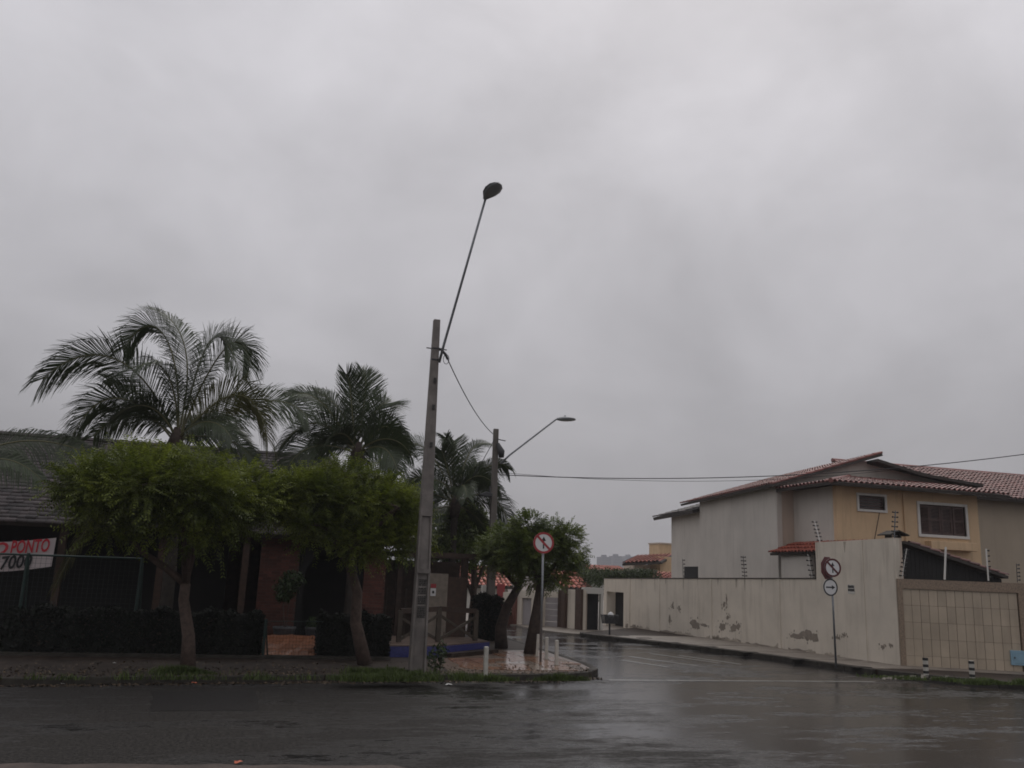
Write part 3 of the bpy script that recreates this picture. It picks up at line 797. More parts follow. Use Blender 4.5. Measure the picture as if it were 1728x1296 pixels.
# lower front roof, hipped over the corner
E0 = (19.12, 26.2, 5.98); rs = .2
rf = MB(); XR = 26.95; top = 29.64; dz = (top-26.2)*rs
slab(rf, [(E0[0], 26.2, E0[2]), (XR, 26.2, E0[2]), (XR, top, E0[2]+dz), (E0[0]+(top-26.2), top, E0[2]+dz)], .09)
slab(rf, [(E0[0], top, E0[2]), (E0[0], 26.2, E0[2]), (E0[0]+(top-26.2), top, E0[2]+dz)], .09)
froof = rf.build('front_roof', 'roof_timber', ho)
u, v = Vector((1, 0, 0)), Vector((0, 1, rs)).normalized()
V, Q = tile_arrays((0, 0, 0), (1, 0, 0), (0, 1, 0), 1, 1, .22, .42, .085, jit=0)
one = npmesh('tile', V, Q, 'roof_pink', froof, (0, 0, 0)); tme = one.data
first = True; rot = (math.atan(rs), 0, 0)
for j in range(8):
    for i in range(35):
        x = E0[0]+i*.222; yy = 26.17+j*.42*math.cos(math.atan(rs))
        if x < E0[0]+(yy-26.2)-.05: continue
        L_ = Vector((x, yy, E0[2]+.012+(yy-26.2)*rs))+Vector((random.uniform(-.008, .008), random.uniform(-.012, .012), random.uniform(0, .008)))
        if first: one.location = L_-world_of(froof); one.rotation_euler = rot; first = False
        else: place('tile', tme, froof, L_, rot)
V, Q = tile_arrays((E0[0], top, E0[2]+.01), (0, -1, 0), (1, 0, rs), 15, 8, .225, .42, keep=lambda a, b: b < (3.44-a)*1.02)
npmesh('hip_tiles', V, Q, 'roof_pink', froof, world_of(froof), kind='stuff')
V = [];
hp = [Vector((E0[0]+k*.36, 26.2+k*.36, E0[2]+.06+k*.36*rs)) for k in range(10)]
MB().tube(hp, .09, n=8).build('hip_ridge', 'roof_pink', froof)
# main roof: two planes, the left one shooting past the ridge
def ext(x, y, z, t): return (x+d8.x*t, y+d8.y*t, z)
ml = MB(); yF = 29.3
slab(ml, [(18.7, yF, 6.13), (23.85, yF, 7.72), ext(23.85, yF, 7.72, 10.6), ext(18.7, yF, 6.13, 10.6)], .10)
mroof = ml.build('main_roof', 'roof_timber', ho)
nv = int(5.39/.40)
V, Q = tile_arrays((18.7, yF, 6.14), (d8.x, d8.y, 0), (5.15, 0, 1.59), 48, nv+1, .221, .388)
npmesh('main_tiles', V, Q, 'roof_pink', mroof, world_of(mroof), kind='stuff')
# verge tiles along the front edge
for k in range(13):
    a = Vector((18.75, yF, 6.16)).lerp(Vector((23.85, yF, 7.76)), k/13); b = Vector((18.75, yF, 6.16)).lerp(Vector((23.85, yF, 7.76)), (k+1.08)/13)
    MB().tube([a+Vector((0, .05, .02)), b+Vector((0, .05, .0))], [.062, .05], n=8).build('verge_tile', 'roof_pink', mroof)
mr = MB(); slab(mr, [(23.3, 28.9, 7.42), (25.5, 28.9, 6.98), (28.4, 28.9, 6.74), ext(28.4, 28.9, 6.74, 9), ext(25.5, 28.9, 6.98, 9), ext(23.3, 28.9, 7.42, 9)], .12)
rroof = mr.build('rear_roof', 'roof_timber', ho)
# rear wing with its lower roof and dark window
Cn = -FS.n*.12
FC = frame(A1+d8*3.1+Cn, A1+Cn)
uc = FC.px(1133, 920)[0]
MB().box(uc, FC.len, -.2, 0, 0, 5.75, FC).build('rear_wing_wall', 'wall_grey', ho)
MB().box(uc, uc+.2, -6, -.2, 0, 5.75, FC).build('rear_wing_wall', 'wall_grey', ho)
u0, z0 = FC.px(1155, 980); u1, z1 = FC.px(1178, 956)
MB().box(u0, u1, -.02, .012, z0-.8, z1, FC).build('window', 'dark_inside', ho)
rw = MB(); ra = FC(uc-1.7, .5, 5.72); rb = FC(FC.len-.05, .5, 5.72)
slab(rw, [ra, rb, (rb[0]+4, rb[1], rb[2]+1.2), (ra[0]+4, ra[1], ra[2]+1.2)], .16)
wroof = rw.build('rear_wing_roof', 'roof_timber', ho)
V, Q = tile_arrays((ra[0], ra[1], ra[2]+.01), (Vector(rb)-Vector(ra)), (4, 0, 1.2), 21, 10, .222, .4)
npmesh('wing_tiles', V, Q, 'roof_dark', wroof, world_of(wroof), kind='stuff')

# ---------------- small lean-to roofs between house and wall
ln = thing('lean_to', (18.9, 26.5, 0), 'small red tiled lean-to roof against the grey house side', 'porch')
a = atX(1300, 934, 18.75); b = atX(1440, 912, 18.95)
c1, c2 = (18.72, a.y, a.z), (18.95, 25.3, a.z)
lr = MB(); slab(lr, [c1, c2, (19.86, 25.3, a.z+.42), (19.86, a.y, a.z+.42)], .08); lro = lr.build('roof', 'roof_timber', ln)
V, Q = tile_arrays((18.70, c1[1], a.z+.01), (0, -1, 0), (1.16, 0, .42), int((c1[1]-25.3)/.21), 3, .212, .42, keep=lambda a_, b_: a_ < 3.6 or b_ > .4)
npmesh('tiles', V, Q, 'roof_red', lro, world_of(lro), kind='stuff')
MB().box(18.95, 19.15, a.y-2.2, a.y-.4, 0, a.z-.05).build('wall', 'wall_grey', ln)

# ---------------- carport behind the garage front
cpd = thing('carport', (20.5, 24.3, 0), 'dark boarded carport with a single sloping tiled roof above the garage wall', 'carport')
YC = 24.3
cl, cr_ = atY(1519, 913, YC), atY(1692, 972, YC)
rf = MB(); slab(rf, [(cl.x, YC-.25, cl.z), (cr_.x, YC-.25, cr_.z), (cr_.x, 26.9, cr_.z), (cl.x, 26.9, cl.z)], .09); cro = rf.build('roof', 'roof_timber', cpd)
dv = Vector((cl.x-cr_.x, 0, cl.z-cr_.z))
V, Q = tile_arrays((cr_.x, YC-.27, cr_.z+.005), (0, 1, 0), dv, 14, int(dv.length/.40), .215, .4)
npmesh('tiles', V, Q, 'roof_maroon', cro, world_of(cro), kind='stuff')
nb = 24  # near-black boards added to paint the shaded void of the open carport
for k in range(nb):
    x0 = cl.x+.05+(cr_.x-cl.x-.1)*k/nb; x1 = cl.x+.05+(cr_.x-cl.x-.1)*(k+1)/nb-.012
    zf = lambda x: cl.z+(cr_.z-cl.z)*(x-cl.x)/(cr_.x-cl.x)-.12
    MB().prism([(x0, 2.0), (x1, 2.0), (x1, max(2.05, zf(x1))), (x0, max(2.05, zf(x0)))], -YC-.03-random.uniform(0, .006), -YC, lambda x, z, w: (x, -w, z)).build('shade_board', 'dark_inside', cpd)
for x in (cl.x+.3, cr_.x-.3): MB().box(x-.07, x+.07, YC+.05, YC+.19, 0, 2.3).build('post', 'wood_dark', cpd)
# chimney behind the tall wall
ch = atY(1507, 905, 24.0); cm = thing('chimney', (ch.x, 24.0, 0), 'small barbecue chimney with a pitched stone cap behind the tall wall', 'chimney')
MB().box(ch.x-.2, ch.x+.2, 23.85, 24.15, 2.5, ch.z-.05).build('stack', 'wall_tan', cm)
for s in (-1, 1): MB().box(ch.x+s*.17-.03, ch.x+s*.17+.03, 23.85, 24.15, ch.z-.05, ch.z+.06).build('leg', 'kerb', cm)
cc = MB(); slab(cc, [(ch.x-.38, 23.7, ch.z+.04), (ch.x, 23.7, ch.z+.19), (ch.x, 24.3, ch.z+.19), (ch.x-.38, 24.3, ch.z+.04)], .035); slab(cc, [(ch.x+.005, 23.7, ch.z+.19), (ch.x+.4, 23.7, ch.z+.05), (ch.x+.4, 24.3, ch.z+.05), (ch.x+.005, 24.3, ch.z+.19)], .035)
cc.build('cap', 'kerb', cm)

# ---------------- neighbouring house at the right edge
nh = thing('neighbour_house', (26.4, 30.4, 0), 'beige neighbouring house with a long pale pink tiled roof at the right edge', 'house')
MB().box(26.4, 40, 30.4, 30.6, 0, 6.3).build('front_wall', 'wall_neighbour', nh)
MB().box(26.4, 26.6, 30.61, 36, 0, 6.3).build('side_wall', 'wall_neighbour', nh)
za = 6.32; n0 = 25.3
ridge = atY(1500, 786, 34.5)
nr = MB(); slab(nr, [(n0, 29.7, za), (40, 29.7, za), (40, 34.5, ridge.z), (n0, 34.5, ridge.z)], .12); nro = nr.build('roof', 'roof_timber', nh)
V, Q = tile_arrays((n0, 29.68, za+.01), (1, 0, 0), (0, 4.8, ridge.z-za), 66, 13, .222, .4)
npmesh('tiles', V, Q, 'roof_pink', nro, world_of(nro), kind='stuff')
MB().tube([(n0+.0, 34.5, ridge.z+.04), (40, 34.5, ridge.z+.04)], .1, n=8).build('ridge_tiles', 'roof_pink', nro)
p1, p2 = atY(1508, 789, 29.95), atY(1600, 812, 29.95)
MB().prism([(24.6, 6.4), (28.4, 6.4), (28.4, 6.62), (24.6, 7.35)], -30.2, -30.0, lambda x, z, w: (x, -w, z)).build('parapet', 'pole_concrete', nh)

# ---------------- walls at the bend of the side street
def gwall(name, pxs, base, topy, mt, label, cat='wall', th=.25, w0=0.0, zb=0):
    a, b = gnd(pxs[0], base[0], .06), gnd(pxs[1], base[1], .06); F = frame(a, b)
    z = F.px(pxs[0], topy)[1]
    t = thing(name, (a.x, a.y, 0), label, cat)
    return t, F, z
# white entrance with a deep doorway
t, F, z = gwall('entrance_portal', (983, 1017), (1063, 1064), 991, 'wall_white', 'white entrance portal with a deep dark doorway beside the long wall', 'entrance')
ua, ub = F.px(987, 1040)[0], F.px(1013.5, 1040)[0]; zd2 = F.px(1000, 1002)[1]
b_ = MB(); b_.box(0, ua, -.3, 0, 0, z, F); b_.box(ub, F.len, -.3, 0, 0, z, F); b_.box(ua, ub, -.3, 0, zd2, z, F); b_.build('portal', 'wall_white', t)
b_ = MB(); b_.box(ua-.03, ua, -.6, -.3, 0, z-.05, F); b_.build('jamb', 'wall_white', t)
MB().box(ua, ua+(ub-ua)*.28, -.5, -.4, 0, zd2, F).build('side_panel', 'wall_tan', t)
MB().box(ua+(ub-ua)*.28, ub, -.5, -.42, 0, zd2, F).build('door', 'dark_inside', t)
t, F, z = gwall('garden_wall', (950, 983), (1059, 1063.3), 994, 'wall_cream', 'cream garden wall framed by two brown timber pilasters', 'wall')
ub = F.px(973, 1040)[0]
MB().box(0, F.len-.05, -.2, -.03, 0, z, F).build('wall_body', 'wall_cream', t)
MB().box(ub, F.len-.03, -.03, .1, 0, z+.05, F).build('pilaster', 'wood_brown', t)
MB().box(-.02, .28, -.03, .12, 0, z+.08, F).build('pilaster', 'wood_brown', t)
t, F, z = gwall('garage_gate', (914, 951), (1056, 1058.5), 998, 'wall_cream', 'pale grey garage gate in a cream wall at the bend of the street', 'gate')
MB().box(0, F.len, -.3, -.1, F.px(930, 1008)[1], z, F).build('lintel', 'wall_cream', t)
zl = F.px(930, 1008)[1]
for k in range(5):
    MB().box(.1, F.len-.02, -.15, -.11+.01*(k % 2), zl*k/5+.01, zl*(k+1)/5-.01, F).build('gate_panel', 'gate_grey', t)
MB().box(F.len-.3, F.len, -.12, .05, 0, z+.1, F).build('pilaster', 'wood_brown', t)
t, F, z = gwall('street_wall', (868, 915), (1053, 1056.5), 995, 'wall_cream', 'cream street wall with a grey side gate and a rusty brown post', 'wall')
ua, ub = F.px(880, 1030)[0], F.px(896, 1030)[0]; zg = F.px(888, 1009)[1]
b_ = MB(); b_.box(0, ua, -.25, 0, 0, z, F); b_.box(ub, F.len, -.25, 0, 0, z, F); b_.box(ua, ub, -.25, 0, zg, z, F); b_.build('wall_body', 'wall_cream', t)
MB().box(ua, ub, -.2, -.12, 0, zg, F).build('gate', 'gate_grey', t)
MB().box(-.1, .12, -.1, .12, 0, z+.1, F).build('post', 'brick', t)
t, F, z = gwall('garden_wall', (835, 867), (1050, 1053), 985, 'wall_cream', 'low cream garden wall with a red gate seen between the tree trunks', 'wall')
ua = F.px(848, 1030)[0]
MB().box(ua, F.len, -.25, 0, 0, z*.8, F).build('wall_body', 'wall_cream', t)
MB().box(0, ua-.05, -.15, -.05, 0, z, F).build('gate', 'gate_red', t)
MB().box(ua, F.len, 0.02, .5, 0, .45, F).build('planter', 'brick', t)
c = F(F.len*.6, .3, .6); shrub('planter_shrub', (c[0], c[1], .45), 'low green shrub in the brick planter at the bend', [(c[0]-.5, c[1], .6, .5, .25, .25), (c[0]+.4, c[1], .6, .5, .25, .25)], 900, .07, 'leaf_far')
p = gnd(820, 1036, 0); 
wt = thing('white_wall', (p.x, p.y, 0), 'narrow white wall end glimpsed behind the far pole', 'wall')
a, b = atY(815, 988, 36), atY(827, 1036, 36); MB().box(a.x, b.x, 36, 36.3, 0, a.z).build('wall_body', 'wall_white', wt)

# ---------------- roofs and houses behind the walls
def gable_house(name, x0, x1, y0, y1, ze, zr, wm_, rm, label, over=.5):
    t = thing(name, ((x0+x1)/2, y0, 0), label, 'house', 'houses beyond the street wall')
    MB().box(x0, x1, y0, y1, 0, ze).build('wall', wm_, t)
    ym = (y0+y1)/2; r_ = MB()
    slab(r_, [(x0-over, y0-over, ze-.1), (x1+over, y0-over, ze-.1), (x1+over, ym, zr), (x0-over, ym, zr)], .12)
    slab(r_, [(x1+over, y1+over, ze-.1), (x0-over, y1+over, ze-.1), (x0-over, ym+.01, zr), (x1+over, ym+.01, zr)], .12)
    ro = r_.build('roof', 'roof_timber', t)
    V, Q = tile_arrays((x0-over, y0-over, ze-.08), (1, 0, 0), (0, ym-y0+over, zr-ze+.1), int((x1-x0+2*over)/.3), int(math.hypot(ym-y0+over, zr-ze)/.5), .3, .5, .12)
    npmesh('tiles', V, Q, rm, ro, world_of(ro), kind='stuff')
    for x in (x0, x1-.2):
        gab = MB(); gab.add([(x, y0, ze), (x+.2, y0, ze), (x+.2, y1, ze), (x, y1, ze), (x, ym, zr-.15), (x+.2, ym, zr-.15)], [(0, 1, 5, 4), (2, 3, 4, 5), (0, 4, 3), (1, 2, 5)]); gab.build('gable', wm_, t)
    return t
t = thing('ochre_house', (atY(1115, 960, 60).x, 60, 0), 'distant ochre house with a red tiled roof beside the grey house', 'house', 'houses beyond the street wall')
def pitched(t, pts, name, mt='roof_far', th=.16):
    pts = [pts[0], pts[1], Vector(pts[1])+Vector(pts[3])-Vector(pts[0]), pts[3]]; m_ = MB(); slab(m_, pts, th); o_ = m_.build(name, 'roof_timber', t)
    P = [Vector(p) for p in pts]; e_ = P[1]-P[0]; v_ = P[3]-P[0]
    V, Q = tile_arrays(P[0]+Vector((0, 0, .01)), e_, v_, int(e_.length/.3), int(v_.length/.45), .3, .45, .15); npmesh('tiles', V, Q, mt, o_, world_of(o_), kind='stuff')
pitched(t, [atY(1050, 951, 60), atY(1116, 948, 59), atY(1142, 928, 63), atY(1078, 938, 64)], 'roof')
c0, c1 = atY(1114, 946, 60.5), atY(1140, 975, 60.5)
MB().box(c0.x, c1.x+2, 60.5, 62.5, 0, c0.z+.3).build('wall', 'wall_yellow', t)
c0, c1 = atY(1096, 946, 62.5), atY(1114, 975, 62.5); MB().box(c0.x, c1.x+.3, 62.6, 62.8, 0, c0.z).build('porch_back', 'dark_inside', t)
c0 = atY(1070, 950, 61.5); c1 = atY(1097, 950, 61.5); MB().box(c0.x, c1.x, 61.5, 63.5, 0, c0.z-.1).build('wall', 'wall_tan', t)
t2 = thing('water_tower', (c0.x, 66, 0), 'square ochre water tank tower above the distant red roof', 'tower')
c0, c1 = atY(1113, 918, 66), atY(1136, 940, 66); MB().box(c0.x, c1.x, 66, 68, 0, c0.z).build('tower_wall', 'wall_yellow', t2); MB().box(c0.x-.06, c1.x+.06, 65.94, 68.06, c0.z+.002, c0.z+.12).build('rim', 'wall_tan', t2)
t = thing('garden_house', (atY(1115, 975, 50).x, 50, 0), 'low red roofed house just behind the long cream wall', 'house', 'houses beyond the street wall')
pitched(t, [atY(1086, 979, 50), atY(1140, 981, 49.4), atY(1142, 956, 53), atY(1110, 966, 53)], 'roof')
c0, c1 = atY(1098, 979, 50.6), atY(1140, 979, 50.6); MB().box(c0.x, c1.x, 50.6, 53, 0, c0.z-.1).build('wall', 'wall_tan', t)
a, b = atY(960, 990, 47), atY(998, 978, 47)
gable_house('garden_house', a.x, b.x-.5, 47, 52, a.z, b.z+.4, 'wall_white', 'roof_far', 'low house with bright red roof behind the timber pilasters')
a, b = atY(985, 957, 110), atY(1075, 950, 110)
gable_house('long_house', a.x, b.x, 110, 124, a.z-.9, b.z-.45, 'wall_white', 'roof_far', 'far long house with a faded red roof below the tower blocks')
a, b = atY(838, 985, 56), atY(858, 972, 56)
gable_house('corner_shop', a.x-3, b.x, 56, 62, a.z-.1, b.z+.6, 'wall_white', 'roof_far', 'white house with red roof glimpsed between trunks at the left')
# tower blocks of the city
for k, (xa, xb, ty, Y, lab) in enumerate(((1015, 1032, 939.5, 900, 'leftmost of the three hazy grey tower blocks on the skyline'), (1035, 1050, 938, 930, 'middle of the three hazy grey tower blocks on the skyline'),
                                          (1056, 1073, 938.5, 1000, 'rightmost of the three hazy grey tower blocks, half behind a red roof'))):
    a, b = atY(xa, ty, Y), atY(xb, ty, Y)
    t = thing('tower_block', ((a.x+b.x)/2, Y, 0), lab, 'building', 'tower blocks on the skyline')
    MB().box(a.x, b.x, Y, Y+14, 0, a.z).build('wall', 'city', t); MB().box(a.x+3, a.x+7, Y+2, Y+9, a.z+.002, a.z+2.2).build('lift_house', 'city', t)
    nfl = 9
    for q in range(nfl):
        z = a.z*(q+.35)/nfl
        MB().box(a.x+.6, b.x-.6, Y-.12, Y-.01, z, z+a.z/nfl*.42).build('window_band', 'city_glass', t)
hb = atY(1060, 960, 46)
shrub('garden_hedge', (hb.x, 46, 0), 'clipped green garden hedge rising behind the long wall', [(atY(x, 968, 46).x, 46+(x % 3)*.3, atY(x, 970, 46).z-.12, .9, .7, .48) for x in range(1004, 1112, 9)]+[(atY(1004, 985, 45).x, 45, atY(1004, 985, 45).z, .5, .5, .9)], 9000, .07, 'leaf_far', cat='hedge')
pp = gnd(1021, 1059, 0)

# ================================================================== RESTAURANT ON THE LEFT CORNER
re_ = thing('restaurant', (-3, 27, PV), 'low dark-roofed restaurant with brick piers behind the street trees', 'restaurant')
g = MB(); g.box(-16, 4.3, 24.0, 33, PV, PV+.02); g.build('floor', 'damp_concrete', re_)
EY, EZ, RY, RZ = 25.9, 3.22, 30.6, 6.05
rf = MB(); slab(rf, [(-16, EY, EZ), (4.4, EY, EZ), (2.0, RY, RZ), (-16, RY, RZ)], .12); slab(rf, [(-16, 35.3, EZ), (-16, RY+.01, RZ), (2.0, RY+.01, RZ), (4.4, 35.3, EZ)], .12)
slab(rf, [(4.41, EY, EZ), (4.41, 35.3, EZ), (2.01, RY, RZ)], .12)
rro = rf.build('roof', 'roof_timber', re_)
# rows of weathered dark shingles, uneven at their butts
sl_ = math.hypot(RY-EY, RZ-EZ); vv = np.array([0, RY-EY, RZ-EZ])/sl_; nn = np.array([0, -(RZ-EZ), RY-EY])/sl_
V = []; Q = []; b = 0; rows = 27
for j in range(rows):
    x = -11.0
    while x < 4.3-2.4*j/rows:
        w = random.uniform(.16, .30); s0 = j*sl_/rows-random.uniform(0, .05); L_ = sl_/rows+.06; lift = .035+random.uniform(0, .03)
        o = np.array([x, EY, EZ])+vv*s0
        for (du, dv_, dn) in ((0, 0, lift), (w-.01, 0, lift+random.uniform(-.012, .012)), (w-.01, L_, .012), (0, L_, .012), (0, 0, .0), (w-.01, 0, .0)): V.append(o+np.array([du, 0, 0])+vv*dv_+nn*dn)
        Q += [(b, b+1, b+2, b+3), (b+4, b+5, b+1, b)]; b += 6; x += w
npmesh('shingles', np.array(V), np.array(Q), 'roof_dark', rro, world_of(rro), kind='stuff')
MB().tube([(-16, RY, RZ+.03), (-8, RY, RZ+.05), (2.05, RY, RZ+.02)], .09, n=7).build('ridge_cap', 'roof_dark', rro)
MB().tube([(2.05, RY, RZ+.02), (4.4, EY, EZ+.05)], .08, n=7).build('ridge_cap', 'roof_dark', rro)
MB().box(-16, 4.2, 31.5, 31.7, PV, 5.2).build('back_wall', 'wood_dark', re_)
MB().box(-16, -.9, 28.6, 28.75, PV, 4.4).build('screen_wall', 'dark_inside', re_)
for x in (-8.6, -5.15, -2.6, -.35): MB().box(x-.09, x+.09, EY+.35, EY+.53, PV, EZ+.12).build('post', 'wood_brown', re_)
MB().box(-16, 4.2, EY+.38, EY+.5, EZ+.0, EZ+.16).build('eave_beam', 'wood_dark', re_)
bricks = {}
def brickwork(x0, x1, yF, z0, z1, name, bl=.235, bh=.085):
    pr = MB().box(x0, x1, yF+.02, yF+.4, z0, z1).build(name, 'mortar', re_)
    j = 0; z = z0+.005
    while z+bh < z1:
        x = x0-(bl/2 if j % 2 else 0)
        while x < x1-.02:
            a, b = max(x, x0)+.005, min(x+bl, x1)-.005
            if b-a > .04:
                k = round(b-a, 3)
                if k not in bricks:
                    o = MB().box(0, b-a, 0, .06, 0, bh-.012).build('brick', 'brick', pr, org=(0, 0, 0)); bricks[k] = o.data; o.location = Vector((a, yF, z))-world_of(pr)
                else: place('brick', bricks[k], pr, (a, yF+random.uniform(-.004, .004), z))
            x += bl
        z += bh; j += 1
    return pr
brickwork(.06, 1.16, 26.45, PV+.02, 3.15, 'brick_pier')
brickwork(3.05, 3.7, 26.45, PV+.02, 2.9, 'brick_pier')
# arched opening between the piers
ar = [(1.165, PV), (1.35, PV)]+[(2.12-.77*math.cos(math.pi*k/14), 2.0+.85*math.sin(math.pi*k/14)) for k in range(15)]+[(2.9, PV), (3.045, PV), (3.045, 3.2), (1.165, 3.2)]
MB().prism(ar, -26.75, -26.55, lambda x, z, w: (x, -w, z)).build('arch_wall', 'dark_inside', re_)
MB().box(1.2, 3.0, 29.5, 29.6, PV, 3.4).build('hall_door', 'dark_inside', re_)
# light wall and posters at the terrace
wa, wb = atY(722, 980, 27.0), atY(748, 1032, 27.0)
MB().box(wa.x, wb.x+.1, 27.0, 27.2, PV, 2.3).build('terrace_wall', 'bare_plaster', re_)
MB().box(wb.x+.1, wb.x+.7, 27.0, 27.2, PV, 2.2).build('terrace_wall', 'wood_brown', re_)
ps = thing('wall_poster', atY(730, 1005, 26.98), 'small white notice with a red strip above on the terrace wall', 'sign')
a, b = atY(727, 988, 26.98), atY(735, 1006, 26.98)
MB().box(a.x, b.x, 26.975, 26.99, b.z, a.z-.08).build('paper', 'sign_white', ps); MB().box(a.x, b.x, 26.975, 26.99, a.z-.07, a.z+.05).build('red_strip', 'sign_red', ps)
MB().box(a.x+.05, b.x-.05, 26.972, 26.974, b.z+.08, b.z+.16).build('print', 'sign_black', ps)

# banner tied under the eave
bn = thing('cloth_banner', (-5.2, 25.6, 2), 'white cloth banner lettered O PONTO in red and 7000 in black under the eave', 'banner')
YN = 25.6
tr, br_, tl, bl_ = atY(95.5, 907.5, YN), atY(87, 956, YN), atY(-40, 915, YN), atY(-40, 966, YN)
mb = MB(); nx = 12
for k in range(nx+1):
    t = k/nx
    for p, q in ((tl, tr), (bl_, br_)):
        c = p.lerp(q, t); sag = -.035*math.sin(math.pi*t); mb.v.append((c.x, YN+.03*math.sin(5*t), c.z+sag)); mb.v.append((c.x, YN+.03*math.sin(5*t)+.006, c.z+sag))
for k in range(nx):
    b = k*4; mb.f += [(b, b+4, b+6, b+2), (b+1, b+3, b+7, b+5), (b, b+1, b+5, b+4), (b+2, b+6, b+7, b+3)]
mb.f += [(0, 2, 3, 1), (nx*4, nx*4+1, nx*4+3, nx*4+2)]
mb.build('cloth', 'banner', bn)
def lettering(txt, p_left, size, mt, rot, par, name='lettering', shear=.28, width=None, bold=.012):
    cu = bpy.data.curves.new(name, 'FONT'); cu.body = txt; cu.size = size; cu.shear = shear; cu.extrude = .002; cu.offset = bold; cu.resolution_u = 3
    tmp = bpy.data.objects.new('tmp', cu); col.objects.link(tmp); bpy.context.view_layer.update()
    me = bpy.data.meshes.new_from_object(tmp.evaluated_get(bpy.context.evaluated_depsgraph_get())); bpy.data.objects.remove(tmp)
    me.materials.clear(); me.materials.append(M[mt]); o = bpy.data.objects.new(name, me); col.objects.link(o); o.parent = par
    o.location = Vector(p_left)-world_of(par); o.rotation_euler = rot
    if width:
        bpy.context.view_layer.update(); o.scale = (width/o.dimensions.x, 1, 1)
    return o
a, b = atY(16, 934, YN-.05), atY(83, 930, YN-.05)
lettering('PONTO', a, .46, 'banner_red', (R(90), -math.atan2(b.z-a.z, b.x-a.x), 0), bn, width=(b-a).length)
a = atY(-17, 935, YN-.05); lettering('O', a, .44, 'banner_red', (R(90), 0, 0), bn)
a, b = atY(-2, 961, YN-.05), atY(53, 956, YN-.05)
lettering('7000', a, .46, 'banner_black', (R(90), -math.atan2(b.z-a.z, b.x-a.x), 0), bn, width=(b-a).length)

# fences, hedges, pots
def fence(x0, x1, yF, z1, posts, label, step=.11, rr=.026):
    t = thing('wire_fence', ((x0+x1)/2, yF, PV), label, 'fence')
    MB().tube([(x0, yF, z1), (x1, yF, z1+.03)], rr, n=8).build('rail', 'green_metal', t)
    for x in posts: 
        MB().tube([(x, yF, PV), (x, yF, z1+.06)], .038, n=8).build('post', 'green_metal', t); MB().tube([(x+.12, yF+.25, PV), (x+.02, yF+.03, z1-.1)], .02, n=6).build('brace', 'green_metal', t)
    mb = MB(); x = x0
    while x < x1: mb.bar((x, yF, PV+.05), (x, yF, z1), .005); x += step
    z = PV+.08
    while z < z1: mb.bar((x0, yF-.004, z), (x1, yF-.004, z), .005); z += step
    mb.build('mesh', 'fence_wire', t)
    return t
fence(-9.5, -2.72, 23.4, 2.36, (-8.3, -5.28, -2.74), 'green wire mesh fence with a tube rail in front of the long hedge')
fence(.3, 1.72, 22.9, 1.0, (.33,), 'short wire mesh panel closing the gap between the two hedges', .08, .008)
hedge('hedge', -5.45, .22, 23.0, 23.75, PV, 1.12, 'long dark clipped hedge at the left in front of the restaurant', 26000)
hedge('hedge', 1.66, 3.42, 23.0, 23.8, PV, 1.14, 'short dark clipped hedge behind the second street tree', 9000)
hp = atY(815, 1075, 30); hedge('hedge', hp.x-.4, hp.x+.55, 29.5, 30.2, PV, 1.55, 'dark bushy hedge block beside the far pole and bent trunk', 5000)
g = MB(); g.box(-6.2, 3.45, 22.78, 22.98, PV, PV+.07); g.build('hedge_kerb', 'kerb', left_pave)
g = MB(); nx_, ny_ = 12, 10
for j in range(ny_+1):
    for i in range(nx_+1): g.v.append((.25+1.42*i/nx_, 23.0+2.3*j/ny_, PV+.02+.36*min(1, j/ny_*1.5)+random.uniform(-.025, .025)))
for j in range(ny_):
    for i in range(nx_): k = j*(nx_+1)+i; g.f.append((k, k+1, k+nx_+2, k+nx_+1))
g.build('courtyard_paving', 'orange_paving', left_pave)
g = MB(); g.box(-8.5, -5.5, 23.0, 25.2, PV, PV+.03); g.build('courtyard_paving', 'orange_paving', left_pave)
for k, (px, Y, r_, lab) in enumerate(((480, 25.6, .30, 'large grey flower pot in front of the brick pier'), (530, 25.7, .24, 'smaller grey flower pot beside the dark archway'))):
    c = atY(px, 1060, Y); t = thing('flower_pot', (c.x, Y, PV+.02), lab, 'pot')
    prof = [(r_*.62, 0), (r_*.8, .2), (r_, .48), (r_*1.06, .5), (r_*1.06, .56), (r_*.9, .56), (r_*.85, .48)]
    mb = MB(); n = 16
    for rr, z in prof: mb.v += [(c.x+rr*math.cos(2*math.pi*i/n), Y+rr*math.sin(2*math.pi*i/n), PV+.02+z) for i in range(n)]
    for j in range(len(prof)-1): mb.f += [(j*n+i, j*n+(i+1) % n, (j+1)*n+(i+1) % n, (j+1)*n+i) for i in range(n)]
    mb.f.append(tuple(range((len(prof)-1)*n, len(prof)*n))); mb.build('pot', 'pot_grey', t, smooth=True)
    zb = PV+.5
    if k == 0: shrub('potted_tree', (c.x, Y, zb), 'small bushy tree growing in the large grey pot', [(c.x-.05, Y, 1.75, .33, .3, .3), (c.x+.1, Y, 2.0, .3, .3, .25), (c.x-.1, Y, 1.5, .25, .25, .15)], 1500, .055, 'leaf_shrub', stems=[([(c.x, Y, zb), (c.x-.08, Y, 1.2), (c.x-.14, Y, 1.8)], .02), ([(c.x+.03, Y, zb), (c.x+.06, Y, 1.3), (c.x+.1, Y, 1.9)], .016)], cat='plant')
    else: shrub('potted_plant', (c.x, Y, zb), 'low leafy plant in the smaller grey pot', [(c.x, Y, zb+.15, .25, .22, .2)], 350, .06, 'leaf_shrub', cat='plant')
